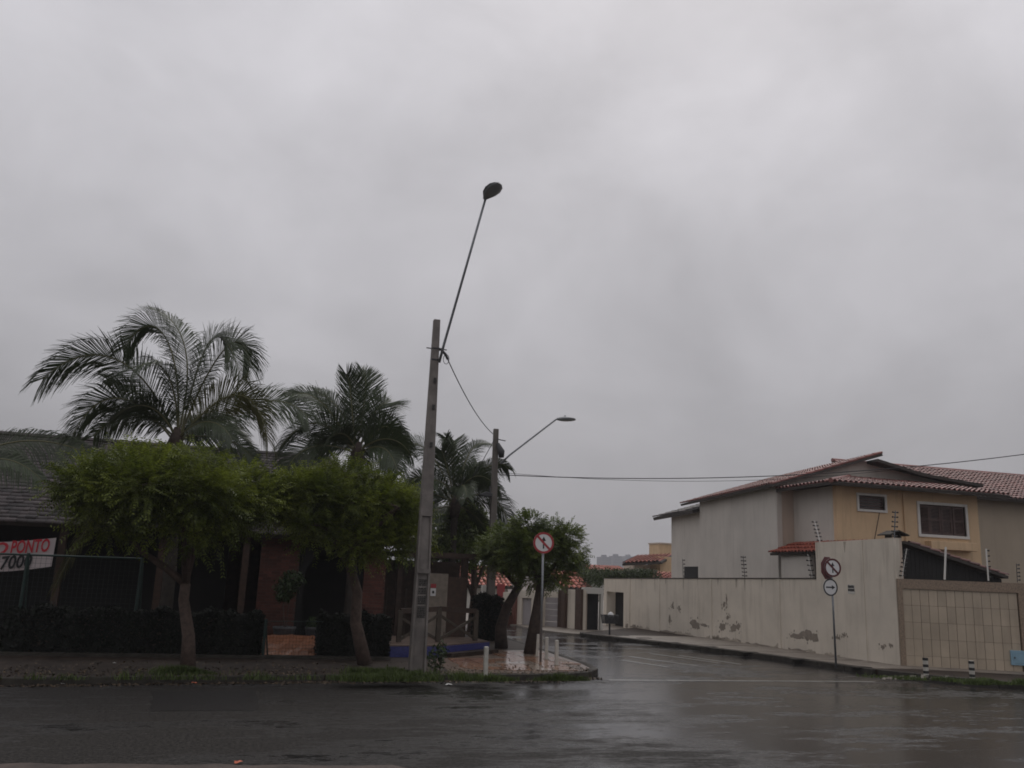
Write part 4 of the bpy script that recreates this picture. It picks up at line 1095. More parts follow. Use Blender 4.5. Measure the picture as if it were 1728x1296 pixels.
# blue-tiled planter and timber rail of the terrace
bp = [(3.45, 23.5), (4.95, 23.75), (6.75, 25.5), (6.6, 26.9), (3.45, 26.9)]
t = thing('tiled_planter', (4.5, 24.2, PV), 'low planter wall faced with blue mosaic tiles at the terrace corner', 'planter')
MB().prism(bp, PV, .40).build('planter_wall', 'blue_tile', t); MB().prism([(x*.98+.1, y*.98+.5) for x, y in bp], .402, .43).build('soil', 'soil', t)
MB().prism([(5.2, 23.55), (6.9, 25.0), (6.75, 25.4), (5.0, 23.7)], PV, .24).build('step', 'damp_concrete', t)
t = thing('timber_rail', (4.9, 24.9, .4), 'grey timber terrace railing with crossed braces above the blue tiles', 'railing')
rp = [atY(672, 1093, 24.6), atY(738, 1093, 24.9), atY(801, 1090, 25.6)]
zt_ = [atY(672, 1030, 24.6).z, atY(738, 1026, 24.9).z, atY(801, 1030, 25.6).z]
for p, z in zip(rp, zt_): MB().box(p.x-.065, p.x+.065, p.y-.065, p.y+.065, .40, z).build('post', 'wood_grey', t)
for k in (0, 1):
    a, b = rp[k], rp[k+1]; za_, zb_ = zt_[k], zt_[k+1]
    MB().bar((a.x, a.y, za_-.02), (b.x, b.y, zb_-.02), .10, .14).build('top_rail', 'wood_dark', t)
    MB().bar((a.x, a.y-.03, .48), (b.x, b.y-.03, zb_-.18), .05, .07).build('brace', 'wood_grey', t); MB().bar((a.x, a.y+.03, za_-.18), (b.x, b.y+.03, .48), .05, .07).build('brace', 'wood_grey', t)
# dark pergola closing the terrace at the back
t = thing('terrace_pergola', (5.6, 27.2, PV), 'dark timber terrace pergola behind the railing', 'pergola')
for x, y in ((4.3, 27.6), (6.4, 27.6), (7.0, 30.5)): MB().box(x-.08, x+.08, y-.08, y+.08, PV, 2.8).build('post', 'wood_dark', t)
for k in range(7): MB().bar((4.2, 27.5+k*.5, 2.88), (7.2, 27.5+k*.5, 2.88), .07, .14).build('rafter', 'wood_dark', t)
MB().box(4.3, 7.0, 31.0, 31.15, PV, 2.7).build('back_screen', 'wood_dark', t)
for k in range(9): x = 3.9+k*.33; MB().box(x, x+.05, 29.8, 29.85, PV, 1.75).build('picket', 'wood_grey', t)

# ================================================================== POLES, CABLES, SIGNS
def hpole(base, ztop, w0, w1, d0, d1, mt, label, rec_top=None, lean=(0, 0)):
    t = thing('utility_pole', base, label, 'pole', 'concrete poles')
    bx, by, bz = base
    def W_(z): return w0+(w1-w0)*(z-bz)/(ztop-bz)
    def D_(z): return d0+(d1-d0)*(z-bz)/(ztop-bz)
    def seg(mb, z0, z1, fx0, fx1, dy0, dy1):
        vs = []
        for z in (z0, z1):
            cx_, cy_ = bx+lean[0]*(z-bz), by+lean[1]*(z-bz); w, d = W_(z), D_(z)
            vs += [(cx_+fx0*w, cy_+dy0*d, z), (cx_+fx1*w, cy_+dy0*d, z), (cx_+fx1*w, cy_+dy1*d, z), (cx_+fx0*w, cy_+dy1*d, z)]
        mb.add(vs, [(3, 2, 1, 0), (4, 5, 6, 7), (0, 1, 5, 4), (1, 2, 6, 5), (2, 3, 7, 6), (3, 0, 4, 7)])
    mb = MB(); rt = rec_top or bz
    seg(mb, bz-.1, rt, -.5, -.36, -.5, .5); seg(mb, bz-.1, rt, .36, .5, -.5, .5); seg(mb, bz-.1, rt, -.36, .36, -.3, .3)
    seg(mb, rt, ztop, -.5, .5, -.5, .5)
    mb.build('shaft', mt, t, bevel=.012)
    return t, W_, D_
pb_ = gnd(703, 1137, PV); PBX, PBY = pb_.x, pb_.y
pole1, W1, D1 = hpole((PBX, PBY, PV), atY(737, 540, PBY).z, .37, .155, .30, .15, 'pole_concrete', 'tall concrete street lamp pole in the grass at the corner', rec_top=3.6, lean=((atY(737, 540, PBY).x-PBX)/8.4, 0))
wp = MB()
wp.box(PBX-.155, PBX+.155, PBY-.148, PBY-.05, 2.32, 2.42); wp.build('cross_web', 'pole_concrete', pole1)
st = MB()
for k in range(23):
    z = 2.16-k*.037; x = -.085
    if k in (4, 9, 15): continue
    while x < .085:
        w = random.uniform(.02, .06); st.box(PBX+x, min(PBX+x+w, PBX+.09), PBY-.098, PBY-.085, z, z+.024); x += w+random.uniform(.006, .02)
st.build('stencilled_marks', 'stencil', pole1, kind='stuff')
for z in (5.2, 6.1, 6.75): MB().box(PBX-.03, PBX+.03, PBY-.135, PBY-.11, z, z+.12).build('hole_cover', 'stencil', pole1)
# arm and lantern, reaching out over the street towards the viewer
a0 = atY(741, 612, PBY-.14); a1 = atY(749, 582, PBY-.25)
r_ = ray(820, 333); tip = None
for Y in np.arange(21, 14, -.05):
    p = atY(820, 333, float(Y))
    if (p-a0).length < 3.75: tip = p; break
tip = tip or atY(820, 333, 18.4)
arm = MB(); arm.tube([a0, a1, a1.lerp(tip, .5), tip], [.032, .032, .03, .028], n=10); armo = arm.build('lamp_arm', 'galvanised', pole1, smooth=True)
def lantern(par, p, d, up_, L_=.62, wid=.30):
    """flat drop-shaped street lantern; d points outwards"""
    d = Vector(d).normalized(); s = d.cross(Vector(up_)).normalized(); u = s.cross(d)
    prof = [(-.04, .07, .05), (.02, .10, .07), (.12, .17, .10), (.30, .30, .13), (.55, .36, .12), (.8, .31, .09), (.95, .18, .05), (1.0, .05, .02)]
    for name, mt, up_s, lo_s in (('lantern_shell', 'lamp_grey', 1.0, .18), ('lantern_glass', 'lamp_lens', -.19, .62)):
        mb = MB(); n = 18
        for t, w, h in prof:
            for k in range(n):
                a = 2*math.pi*k/n; y = math.sin(a)*h*L_*1.1
                y = y*up_s if y >= 0 else y*lo_s
                if name == 'lantern_glass': w_ = w*.82; y = -abs(math.sin(a))*h*L_*lo_s-.03*L_ if math.sin(a) < 0 else -h*L_*.12
                else: w_ = w
                mb.v.append(tuple(Vector(p)+d*t*L_+s*math.cos(a)*w_*L_*wid/.30*1.0+u*y))
        for j in range(len(prof)-1): mb.f += [(j*n+i, j*n+(i+1) % n, (j+1)*n+(i+1) % n, (j+1)*n+i) for i in range(n)]
        mb.f.append(tuple(range(n))); mb.f.append(tuple(reversed(range((len(prof)-1)*n, len(prof)*n))))
        mb.build(name, mt, par, smooth=True)
    MB().tube([Vector(p)+d*L_*.42+u*.06, Vector(p)+d*L_*.42+u*.14], .035, n=8).build('photocell', 'lamp_lens', par)
dirn = (tip-a1).normalized(); out_d = Vector((dirn.x, dirn.y, .42*math.hypot(dirn.x, dirn.y))).normalized()
lantern(armo, tip-out_d*.04, out_d, (0, 0, 1), .56, .33)
ZC = atY(745, 590, PBY).z
for z in (ZC-.3, ZC-.02):
    w = W1(z)/2+.02; MB().box(PBX-w, PBX+w, PBY-D1(z)/2-.012, PBY+D1(z)/2+.012, z, z+.035).build('clamp', 'steel_dark', pole1)
MB().bar((PBX-.24, PBY-.02, ZC), (PBX+.26, PBY-.02, ZC), .022).build('cross_bolt', 'steel_dark', pole1)
cl_ = atY(752, 598, PBY-.05)
lp = [cl_+Vector((.07*math.sin(2*math.pi*k/12)+.02, 0, -.12+.12*math.cos(2*math.pi*k/12))) for k in range(13)]
MB().tube(lp, .008, n=5, cap=False).build('wire_coil', 'cable', pole1)
MB().tube([Vector((PBX+.1, PBY-.05, ZC)), cl_, cl_+Vector((.06, 0, -.12))], [.03, .035, .03], n=7).build('insulator', 'steel_dark', pole1)

P2Y = 30.0; p2 = atY(827, 1040, P2Y); P2X = p2.x
p2t = atY(837, 724, P2Y)
pole2, W2_, D2_ = hpole((P2X, P2Y, PV), p2t.z, .30, .17, .25, .16, 'pole_dark', 'dark weathered utility pole behind the palms with a side lamp', lean=((p2t.x-P2X)/p2t.z, 0))
pz = lambda px, py: atY(px, py, P2Y-.15)
arm2 = MB(); arm2.tube([pz(845, 782), pz(860, 768), pz(938, 708), pz(945, 706)], [.035, .033, .03, .03], n=8); arm2o = arm2.build('lamp_arm', 'galvanised', pole2, smooth=True)
lantern(arm2o, pz(941, 707), (1, 0, .05), (0, 0, 1), .70, .32)
MB().bar(pz(838, 741), pz(853, 744), .03).build('bracket', 'steel_dark', pole2)
MB().tube([pz(840, 748), pz(846, 762), pz(846, 772)], [.06, .13, .10], n=8).build('cable_box', 'steel_dark', pole2, smooth=True)
MB().tube([pz(830, 838), pz(826, 828), pz(827, 820)], [.03, .03, .03], n=6).build('lamp_bracket', 'steel_dark', pole2)
mb = MB(); c = pz(820, 834)
mb.prism([(c.x-.24, c.z-.07), (c.x+.2, c.z-.09), (c.x+.22, c.z+.03), (c.x-.0, c.z+.09), (c.x-.24, c.z-.01)], -P2Y+.02, -P2Y+.3, lambda x, z, w: (x, -w, z)); mb.build('floodlight', 'steel_dark', pole2, bevel=.02)

def cable(pts, r_, label, sag=0.0, n=24):
    P = [Vector(p) for p in pts]
    if len(P) == 2:
        a, b = P; P = [a.lerp(b, k/n)-Vector((0, 0, sag*4*(k/n)*(1-k/n))) for k in range(n+1)]
    return MB().tube(P, r_, n=5).build('overhead_cable', 'cable', None, org=P[0], label=label, cat='cable')
cable([cl_+Vector((.06, 0, -.12)), pz(833, 733)], .013, 'twisted cable running from the near lamp pole down to the far pole', .22)
q = atY(768, 850, 31.3)
cable([pz(834, 742), q], .013, 'cable descending from the far pole into the palm fronds', .1)
ce = atY(1900, 741, 24.0)
cable([pz(842, 801), ce], .016, 'long black power cable crossing the street to the right edge', .62, 40)
cable([pz(842, 797), atY(1530, 790, 29.2)], .008, 'thin service wire from the far pole to the corner house roof', .42, 40)

def disc(mb, c, r0, r1, y0, y1, n=40, tf=None):
    """ring (or disc when r0 is 0) in the x-z plane, facing -y"""
    T = tf or (lambda x, y, z: (c[0]+x, c[1]+y, c[2]+z))
    if r0 == 0:
        b = len(mb.v); mb.v += [T(r1*math.cos(2*math.pi*k/n), y0, r1*math.sin(2*math.pi*k/n)) for k in range(n)]+[T(r1*math.cos(2*math.pi*k/n), y1, r1*math.sin(2*math.pi*k/n)) for k in range(n)]
        mb.f += [tuple(range(b, b+n)), tuple(reversed(range(b+n, b+2*n)))]+[(b+k, b+n+k, b+n+(k+1) % n, b+(k+1) % n) for k in range(n)]
    else:
        b = len(mb.v)
        for r_, y in ((r0, y0), (r1, y0), (r1, y1), (r0, y1)): mb.v += [T(r_*math.cos(2*math.pi*k/n), y, r_*math.sin(2*math.pi*k/n)) for k in range(n)]
        for j in range(4): mb.f += [(b+j*n+k, b+j*n+(k+1) % n, b+((j+1) % 4)*n+(k+1) % n, b+((j+1) % 4)*n+k) for k in range(n)]
def arrow_up(mb, T, s, y0, y1):
    P = [(-.075, -.62), (.075, -.62), (.075, .2), (.26, .2), (0, .66), (-.26, .2), (-.075, .2)]
    mb.prism([(x*s, z*s) for x, z in P], -y1, -y0, lambda x, z, w: T(x, -w, z))
def no_straight(root, T, rr, ring='sign_red'):
    plate = MB(); disc(plate, None, 0, rr, 0, .012, tf=T); pl_ = plate.build('plate', 'sign_white', root)
    a = MB(); disc(a, None, rr*.80, rr*1.0, -.004, -.0005, tf=T); a.build('red_ring', ring, pl_)
    a = MB(); arrow_up(a, T, rr*.88, -.003, -.0005); a.build('arrow', 'sign_black', pl_)
    a = MB(); k = rr*.80*.7071; w = rr*.075; a.prism([(-k-w, k-w), (k-w, -k-w), (k+w, -k+w), (-k+w, k+w)], .0032, .0055, lambda x, z, w_: T(x, -w_, z)); a.build('red_bar', ring, pl_)
sb = gnd(912, 1118, PV); sc_ = atY(916.5, 916, sb.y)
s1 = thing('road_sign', sb, 'round no straight ahead sign on a grey post at the flagstone corner', 'sign', 'road signs')
MB().tube([sb, (sc_.x, sb.y, sc_.z+.22)], .032, n=10).build('post', 'galvanised', s1, smooth=True)
th = R(-8)
def T1(x, y, z): return (sc_.x+x*math.cos(th)-y*math.sin(th), sb.y-.045+x*math.sin(th)+y*math.cos(th), sc_.z+z)
no_straight(s1, T1, .285)
sb2 = gnd(1411, 1127, PV); c2 = atY(1400, 958, sb2.y); c3 = atY(1399.5, 991, sb2.y)
s2 = thing('road_sign', sb2, 'leaning post with octagon, no straight ahead disc and small arrow sign', 'sign', 'road signs')
MB().tube([sb2, (c2.x+.05, sb2.y, c2.z+.2)], .03, n=10).build('post', 'galvanised', s2, smooth=True)
th2 = R(-14)
def T2(x, y, z): return (c2.x+.03+x*math.cos(th2)*.92-y*math.sin(th2), sb2.y-.10+x*math.sin(th2)+y*math.cos(th2), c2.z+z)
no_straight(s2, T2, .265, 'sign_maroon')
th3 = R(22)
oc = [(.345*math.cos(math.pi/8+k*math.pi/4), .345*math.sin(math.pi/8+k*math.pi/4)) for k in range(8)]
MB().prism(oc, -.012, 0, lambda x, z, w: (c2.x-.035+x*math.cos(th3)+w*math.sin(th3), sb2.y+.05+x*math.sin(th3)-w*math.cos(th3), c2.z-.01+z)).build('octagon_plate', 'sign_maroon', s2, bevel=.004)
def T3(x, y, z): return (c3.x+x*.62-y*.78*.3, sb2.y-.05-x*.5+y, c3.z+z)
a = MB(); disc(a, None, 0, .245, 0, .01, tf=T3); o3 = a.build('arrow_plate', 'sign_white', s2)
a = MB(); disc(a, None, .205, .245, -.004, -.0005, tf=T3); a.build('black_ring', 'sign_black', o3)
a = MB(); a.prism([(-.15, -.02), (.05, -.02), (.05, -.06), (.16, 0), (.05, .06), (.05, .02), (-.15, .02)], .0005, .004, lambda x, z, w: T3(x, -w, z)); a.build('arrow', 'sign_black', o3)

# ================================================================== BOLLARDS, BIN, FENCE SPIKES
def bollard(px, py, toppx, label, r_=.045):
    p = gnd(px, py, PV); z = atY(px, toppx, p.y).z
    t = thing('bollard', p, label, 'bollard', 'white corner bollards')
    MB().box(p.x-r_, p.x+r_, p.y-r_, p.y+r_, PV, z).build('post', 'white_paint', t, bevel=.012)
    MB().box(p.x-r_-.03, p.x+r_+.03, p.y-r_-.03, p.y+r_+.03, PV, PV+.03).build('footing', 'slab_concrete', t)
    t.rotation_euler = (R(random.uniform(-2, 2)), R(random.uniform(-2.5, 2.5)), R(random.uniform(-15, 15)))
bollard(819, 1144, 1091, 'white square bollard at the grass edge, nearest the lamp pole')
bollard(939, 1124, 1080, 'rightmost white bollard on the rounded corner')
bollard(922, 1114, 1075, 'slim white bollard just right of the round sign post')
bollard(905.5, 1109, 1070, 'white bollard against the straight tree trunk', .035)
def striped(px, py, toppx, label):
    p = gnd(px, py, PV); z = atY(px, toppx, p.y).z; t = thing('striped_post', p, label, 'post', 'striped posts before the garage')
    MB().tube([p, (p.x, p.y, z)], .07, n=12).build('shaft', 'white_paint', t, smooth=False)
    for k in range(3): zz = PV+.04+k*.17; MB().tube([(p.x, p.y, zz), (p.x, p.y, zz+.07)], .073, n=12).build('band', 'black_paint', t)
striped(1563, 1139, 1110, 'short black and white striped post nearest the tall wall')
striped(1641, 1145, 1115, 'short black and white striped post before the middle of the garage')
bp_ = gnd(1028.5, 1071, PV); bt = atY(1028, 1038, bp_.y).z
t = thing('litter_basket', bp_, 'raised wire litter basket on a post by the dark doorway', 'litter bin')
MB().tube([bp_, (bp_.x, bp_.y, PV+.5)], .04, n=8).build('post', 'steel_dark', t)
for k in range(14):
    f = k/13; x = bp_.x-.30+.60*f
    for y_ in (-.2, .2): MB().bar((x*.85+bp_.x*.15, bp_.y+y_*.8, PV+.45), (x, bp_.y+y_, bt), .026).build('bar', 'steel_dark', t)
fr = MB()
for z, k in ((PV+.45, .85), (bt, 1)):
    for y_ in (-.2, .2): fr.bar((bp_.x-.31*k, bp_.y+y_*k, z), (bp_.x+.31*k, bp_.y+y_*k, z), .03)
    for x_ in (-.3, .3): fr.bar((bp_.x+x_*k, bp_.y-.2*k, z), (bp_.x+x_*k, bp_.y+.2*k, z), .03)
fr.box(bp_.x-.25, bp_.x+.25, bp_.y-.16, bp_.y+.16, PV+.44, PV+.46); fr.build('frame', 'steel_dark', t)
bg_ = thing('rubbish_bag', (bp_.x, bp_.y, PV+.48), 'white plastic bag lying in the wire basket', 'bag')
mb = MB(); n = 8
for j in range(5):
    a = math.pi*j/4
    mb.v += [(bp_.x+.05+.16*math.sin(a)*math.cos(2*math.pi*k/n)*random.uniform(.7, 1.1), bp_.y+.12*math.sin(a)*math.sin(2*math.pi*k/n), PV+.74-.16*math.cos(a)) for k in range(n)]
for j in range(4): mb.f += [(j*n+k, j*n+(k+1) % n, (j+1)*n+(k+1) % n, (j+1)*n+k) for k in range(n)]
mb.build('bag_body', 'litter_white', bg_, smooth=True)

def spike(b, top, label, n=6, rod='galvanised', r_=.012, ins=True, both=True):
    b, top = Vector(b), Vector(top); t = thing('electric_fence_post', b, label, 'fence post', 'electric fence posts')
    MB().tube([b, top], r_, n=6).build('rod', rod, t)
    d = top-b
    for k in range(n if ins else 0):
        c = b+d*((k+.6)/n)
        for s in ((-1, 1) if both else (1,)):
            MB().tube([c, c+Vector((s*.075, 0, .012)), c+Vector((s*.10, 0, .012))], [.012, .022, .03], n=6).build('insulator', 'black_paint', t)
def onw(px, py): u, z = FW.px(px, py, -.1); return Vector(FW(u, -.1, z))
spike(onw(1153, 976), onw(1152, 943), 'thin electric fence post near the far dark window', 5, 'steel_dark', .012, both=False)
spike(onw(1257, 976), onw(1254, 938), 'electric fence post with paired insulators midway along the low wall', 6, 'steel_dark')
spike(onw(1384, 916), onw(1374, 879), 'leaning white electric fence post on the left end of the tall wall', 6, 'white_trim', .02)
spike(onw(1371, 976), onw(1363, 935), 'electric fence post leaning in the corner under the lean-to roof', 5, 'white_trim', .014)
spike(onw(1509, 910), onw(1511, 862), 'electric fence post standing on the tall wall by the chimney', 6, 'galvanised', .018)
def ong(px, py): u, z = FG.px(px, py, -.08); return Vector(FG(u, -.08, z))
spike(ong(1522, 976), ong(1530, 926), 'electric fence post against the dark carport at the wall corner', 7, 'white_trim', .014)
spike(ong(1594, 978), ong(1596, 923), 'plain white post above the garage wall before the carport', 0, 'white_trim', .03, ins=False)
spike(ong(1668, 980), ong(1664, 926), 'white electric fence post right of the yellow house corner', 6, 'white_trim', .022, both=False)
spike(ong(1717, 983), ong(1715, 951), 'thin electric fence post at the right edge of the garage wall', 5, 'steel_dark', .01, both=False)

# ================================================================== TREES
def blobs_in(c, rx, ry, rz, n, r0, r1, seed, zmin=None):
    r_ = random.Random(seed); B = []
    for k in range(n):
        a = r_.uniform(0, 2*math.pi); q = math.sqrt(r_.random())
        x, y = c[0]+rx*q*math.cos(a), c[1]+ry*q*math.sin(a)
        z = c[2]+rz*(1-q*q)*.7+r_.uniform(-.7, .5)*rz*.8
        s = r_.uniform(r0, r1); B.append((x, y, z, s, s, s*.62))
    return B
b1 = gnd(317, 1128, PV); bx, by = b1.x, b1.y
fk1 = atY(313, 985, by)
feathery_tree('street_tree', b1, 'umbrella-shaped street tree with forked trunk before the long hedge', 'street trees',
    ([b1, (bx-.06, by, .8), fk1-Vector((0, 0, .35)), fk1], [.17, .135, .115, .11]),
    [([fk1, atY(275, 955, by), atY(235, 928, by-.1), atY(190, 870, by-.2)], [.09, .075, .06, .035]), ([fk1, atY(318, 920, by), atY(330, 860, by), atY(350, 810, by+.1)], [.10, .085, .06, .03]),
     ([fk1, fk1+Vector((-.1, -.6, .9)), fk1+Vector((-.2, -1.3, 1.9))], [.07, .055, .03]), ([fk1, fk1+Vector((.1, .6, 1.0)), fk1+Vector((-.3, 1.3, 2.0))], [.07, .05, .03])],
    blobs_in((-2.2, by, 3.72), 1.5, 1.5, .62, 26, .36, .66, 3)+[(-3.75, by-.1, 3.85, .42, .45, .42), (-3.1, by-.5, 3.2, .45, .45, .42), (-2.4, by-.8, 3.15, .4, .4, .35), (-.6, by, 3.95, .45, .5, .5), (-.75, by-.6, 3.35, .42, .45, .5), (-2.9, by-.3, 4.35, .5, .5, .3), (-1.5, by-.4, 4.4, .5, .55, .32), (-1.4, by-.9, 3.1, .4, .4, .42), (-.2, by-.2, 3.75, .4, .4, .4), (-.35, by+.3, 4.1, .45, .4, .35)],
    7600, 'leaf_tree', 'bark')
b2 = gnd(616, 1122, PV); bx, by = b2.x, b2.y; fk2 = atY(590, 955, by)
feathery_tree('street_tree', b2, 'street tree with crooked trunk and drooping crown left of the lamp pole', 'street trees',
    ([b2, atY(600, 1050, by), atY(603, 1000, by), fk2], [.18, .14, .125, .11]),
    [([fk2, atY(570, 925, by), atY(545, 880, by-.1), atY(510, 830, by-.2)], [.09, .075, .055, .03]), ([fk2, atY(605, 900, by), atY(630, 850, by), atY(640, 805, by)], [.08, .065, .05, .03]),
     ([fk2, fk2+Vector((.3, -.6, .7)), fk2+Vector((.9, -1.2, 1.4))], [.07, .05, .03]), ([fk2, fk2+Vector((0, .6, .8)), fk2+Vector((-.2, 1.2, 1.7))], [.07, .05, .03])],
    blobs_in((1.95, by, 3.85), 1.45, 1.4, .62, 25, .36, .66, 8)+[(3.3, by-.3, 3.75, .45, .45, .5), (3.5, by-.3, 3.25, .36, .4, .45), (2.9, by-.6, 3.1, .45, .45, .45), (.45, by-.2, 3.95, .42, .45, .4), (1.2, by-.8, 3.3, .45, .42, .4), (2.2, by-.9, 3.0, .4, .4, .4), (1.9, by-.2, 4.5, .55, .55, .3)],
    7200, 'leaf_tree', 'bark')
b3 = gnd(846, 1094, PV); bx, by = b3.x, b3.y
feathery_tree('street_tree', b3, 'street tree with bent dark trunk curving left of the round sign', 'street trees',
    ([b3, atY(845, 1060, by), atY(855, 1025, by), atY(875, 990, by)], [.21, .18, .15, .12]),
    [([atY(875, 990, by), atY(885, 960, by), atY(870, 920, by)], [.1, .08, .04]), ([atY(875, 990, by), atY(850, 965, by), atY(835, 925, by)], [.09, .07, .03])],
    blobs_in((atY(862, 935, by).x, by, 2.95), .8, .9, .5, 11, .34, .52, 5),
    1900, 'leaf_dark', 'bark_dark', llen=.4)
b4 = gnd(895, 1104, PV); bx, by = b4.x, b4.y
feathery_tree('street_tree', b4, 'round-crowned street tree with straight trunk behind the round sign', 'street trees',
    ([b4, atY(905, 1040, by), atY(913, 985, by)], [.21, .16, .12]),
    [([atY(913, 985, by), atY(915, 950, by), atY(920, 900, by)], [.10, .07, .03]), ([atY(913, 985, by), atY(935, 955, by), atY(955, 920, by)], [.08, .06, .03]), ([atY(913, 985, by), atY(890, 950, by), atY(870, 915, by)], [.08, .06, .03])],
    blobs_in((atY(903, 935, by).x, by, 2.95), .72, .9, .55, 15, .32, .50, 9)+[(atY(px, py, by).x, by+dy, atY(px, py, by).z, r_, r_, r_*.8) for px, py, dy, r_ in ((955, 905, 0, .34), (962, 935, -.1, .33), (950, 960, 0, .3), (892, 888, 0, .36), (860, 905, .1, .36), (930, 975, -.3, .28), (905, 975, .3, .3), (940, 895, .3, .28))],
    4000, 'leaf_dark', 'bark_dark', llen=.38)
bk = atY(990, 975, 48); 
shrub('garden_tree', (bk.x-2.5, 50, 0), 'dark round garden tree behind the far walls right of the street tree crown', [(atY(968, 955, 50).x, 50, atY(968, 955, 50).z, 1.1, 1.1, .9), (atY(978, 975, 50).x, 50, atY(978, 975, 50).z, .9, .9, .8), (atY(940, 975, 50).x, 50, atY(940, 975, 50).z, 1.3, 1.0, .9)], 5000, .09, 'leaf_far', stems=[([(bk.x-2.5, 50, 0), (bk.x-2.4, 50, 2.5)], .12)], cat='tree')

for (px, py, Y, rx, rz, lab) in ((705, 895, 32.8, 1.6, 1.25, 'dark leafy garden tree behind the terrace, left of the far palm trunk'), (800, 905, 33.5, 1.3, 1.25, 'dark leafy garden tree between the far palm and the far pole')):
    c = atY(px, py, Y); r2 = random.Random(px)
    B = [(c.x+r2.uniform(-1, 1)*rx, Y+r2.uniform(-1, 1), c.z+r2.uniform(-1, .8)*rz, r2.uniform(.5, .8), .6, r2.uniform(.45, .7)) for _ in range(22)]
    shrub('garden_tree', (c.x, Y, PV), lab, B, 9000, .085, 'leaf_dark', stems=[([(c.x, Y, PV), (c.x+.1, Y, 1.6), (c.x, Y, c.z)], .12), ([(c.x+.05, Y, 1.4), (c.x+rx*.6, Y, c.z)], .06), ([(c.x+.05, Y, 1.4), (c.x-rx*.6, Y+.3, c.z)], .06)], cat='tree')
# ---------------- palms
def fp(px, py, Y): return atY(px, py, Y)
LP, LY = 'leaf_palm', 'leaf_palm_yellow'
def fr_(Y, pts, dy, mt=LP, **kw):
    n = len(pts); return ([fp(x, y, Y+dy*i/(n-1)) for i, (x, y) in enumerate(pts)], mt, kw)
Y1 = 25.0; c1_ = fp(297, 742, Y1)
palm((c1_.x+.25, Y1, PV), c1_, 'tallest coconut palm at the left, rising over the dark roof', [
    fr_(Y1, [(295, 735), (240, 590), (150, 565), (72, 640)], -.8, width=.95, n=60), fr_(Y1, [(290, 740), (215, 640), (160, 660), (122, 735)], -1.0, width=.85),
    fr_(Y1, [(300, 735), (310, 570), (260, 500), (208, 590)], .6, width=.9, n=54), fr_(Y1, [(300, 735), (330, 620), (320, 540), (255, 520)], 1.0, width=.8),
    fr_(Y1, [(305, 735), (335, 600), (365, 490), (408, 640)], -.5, width=.85, n=52), fr_(Y1, [(305, 735), (350, 610), (410, 520), (422, 620)], .5, width=.85, n=52),
    fr_(Y1, [(305, 740), (350, 680), (430, 610), (452, 745)], -1.2, LY, width=.85, n=54), fr_(Y1, [(305, 745), (370, 700), (470, 640), (520, 705)], -.4, width=.85, n=54),
    fr_(Y1, [(300, 740), (260, 680), (225, 650), (180, 640)], 1.2, width=.8), fr_(Y1, [(300, 735), (300, 650), (280, 590), (230, 620)], -1.2, width=.8),
    fr_(Y1, [(290, 755), (230, 770), (160, 850), (92, 990)], -.6, LY, width=.5, hang=.8), fr_(Y1, [(305, 745), (340, 700), (400, 690), (430, 770)], 1.2, width=.8)], 5, .1, .18, 2.4)
Y2 = 26.2; c2_ = fp(603, 765, Y2)
palm((c2_.x+.1, Y2, PV), c2_, 'middle coconut palm behind the second street tree', [
    fr_(Y2, [(603, 760), (590, 690), (595, 650), (585, 632)], -.4, width=.8, hang=.15), fr_(Y2, [(603, 760), (610, 700), (625, 640), (612, 625)], .5, width=.7, hang=.2),
    fr_(Y2, [(600, 765), (560, 690), (530, 650), (490, 668)], -.4, width=.75), fr_(Y2, [(600, 765), (560, 710), (520, 690), (472, 755)], -1.0, width=.8),
    fr_(Y2, [(605, 760), (630, 690), (650, 665), (660, 690)], .4, width=.75, hang=.3), fr_(Y2, [(605, 765), (640, 720), (655, 700), (668, 745)], -.6, width=.75),
    fr_(Y2, [(605, 765), (640, 745), (660, 750), (672, 800)], -1.2, width=.7), fr_(Y2, [(600, 765), (545, 740), (500, 750), (480, 800)], -.8, width=.75),
    fr_(Y2, [(603, 765), (590, 700), (560, 670), (530, 660)], 1.1, width=.75)], 5, .05, .16, 1.8)
Y3 = 31.5; c3_ = fp(768, 850, Y3)
palm((c3_.x, Y3, PV), c3_, 'coconut palm with ragged fronds right of the lamp pole', [
    fr_(Y3, [(768, 845), (785, 770), (795, 735), (832, 752)], .4, width=.6, hang=.5),fr_(Y3, [(770, 845), (800, 800), (838, 765), (858, 792)], -.4, width=.55, hang=.8),
    fr_(Y3, [(772, 850), (810, 820), (850, 830), (862, 900)], -.8, width=.75, hang=.8), fr_(Y3, [(768, 845), (755, 790), (750, 770), (745, 760)], -.4, width=.7, hang=.2),
    fr_(Y3, [(765, 845), (730, 740), (690, 720), (650, 790)], .2, width=.75, hang=.7), fr_(Y3, [(765, 850), (730, 800), (700, 790), (680, 830)], -.8, width=.7),
    fr_(Y3, [(765, 855), (735, 850), (700, 880), (680, 945)], -1.2, width=.7, hang=.7), fr_(Y3, [(768, 850), (790, 810), (800, 790), (805, 780)], 1.0, width=.7, hang=.3),
    fr_(Y3, [(770, 850), (760, 770), (770, 735), (765, 745)], .6, width=.6, hang=.2), fr_(Y3, [(765, 850), (770, 740), (735, 715), (762, 760)], -.3, width=.5, hang=.5),
    fr_(Y3, [(772, 855), (800, 860), (830, 890), (835, 950)], -.6, width=.7, hang=.8)], 7, .0, .16, 2.0)
Y0 = 24.2; c0_ = fp(-95, 815, Y0)
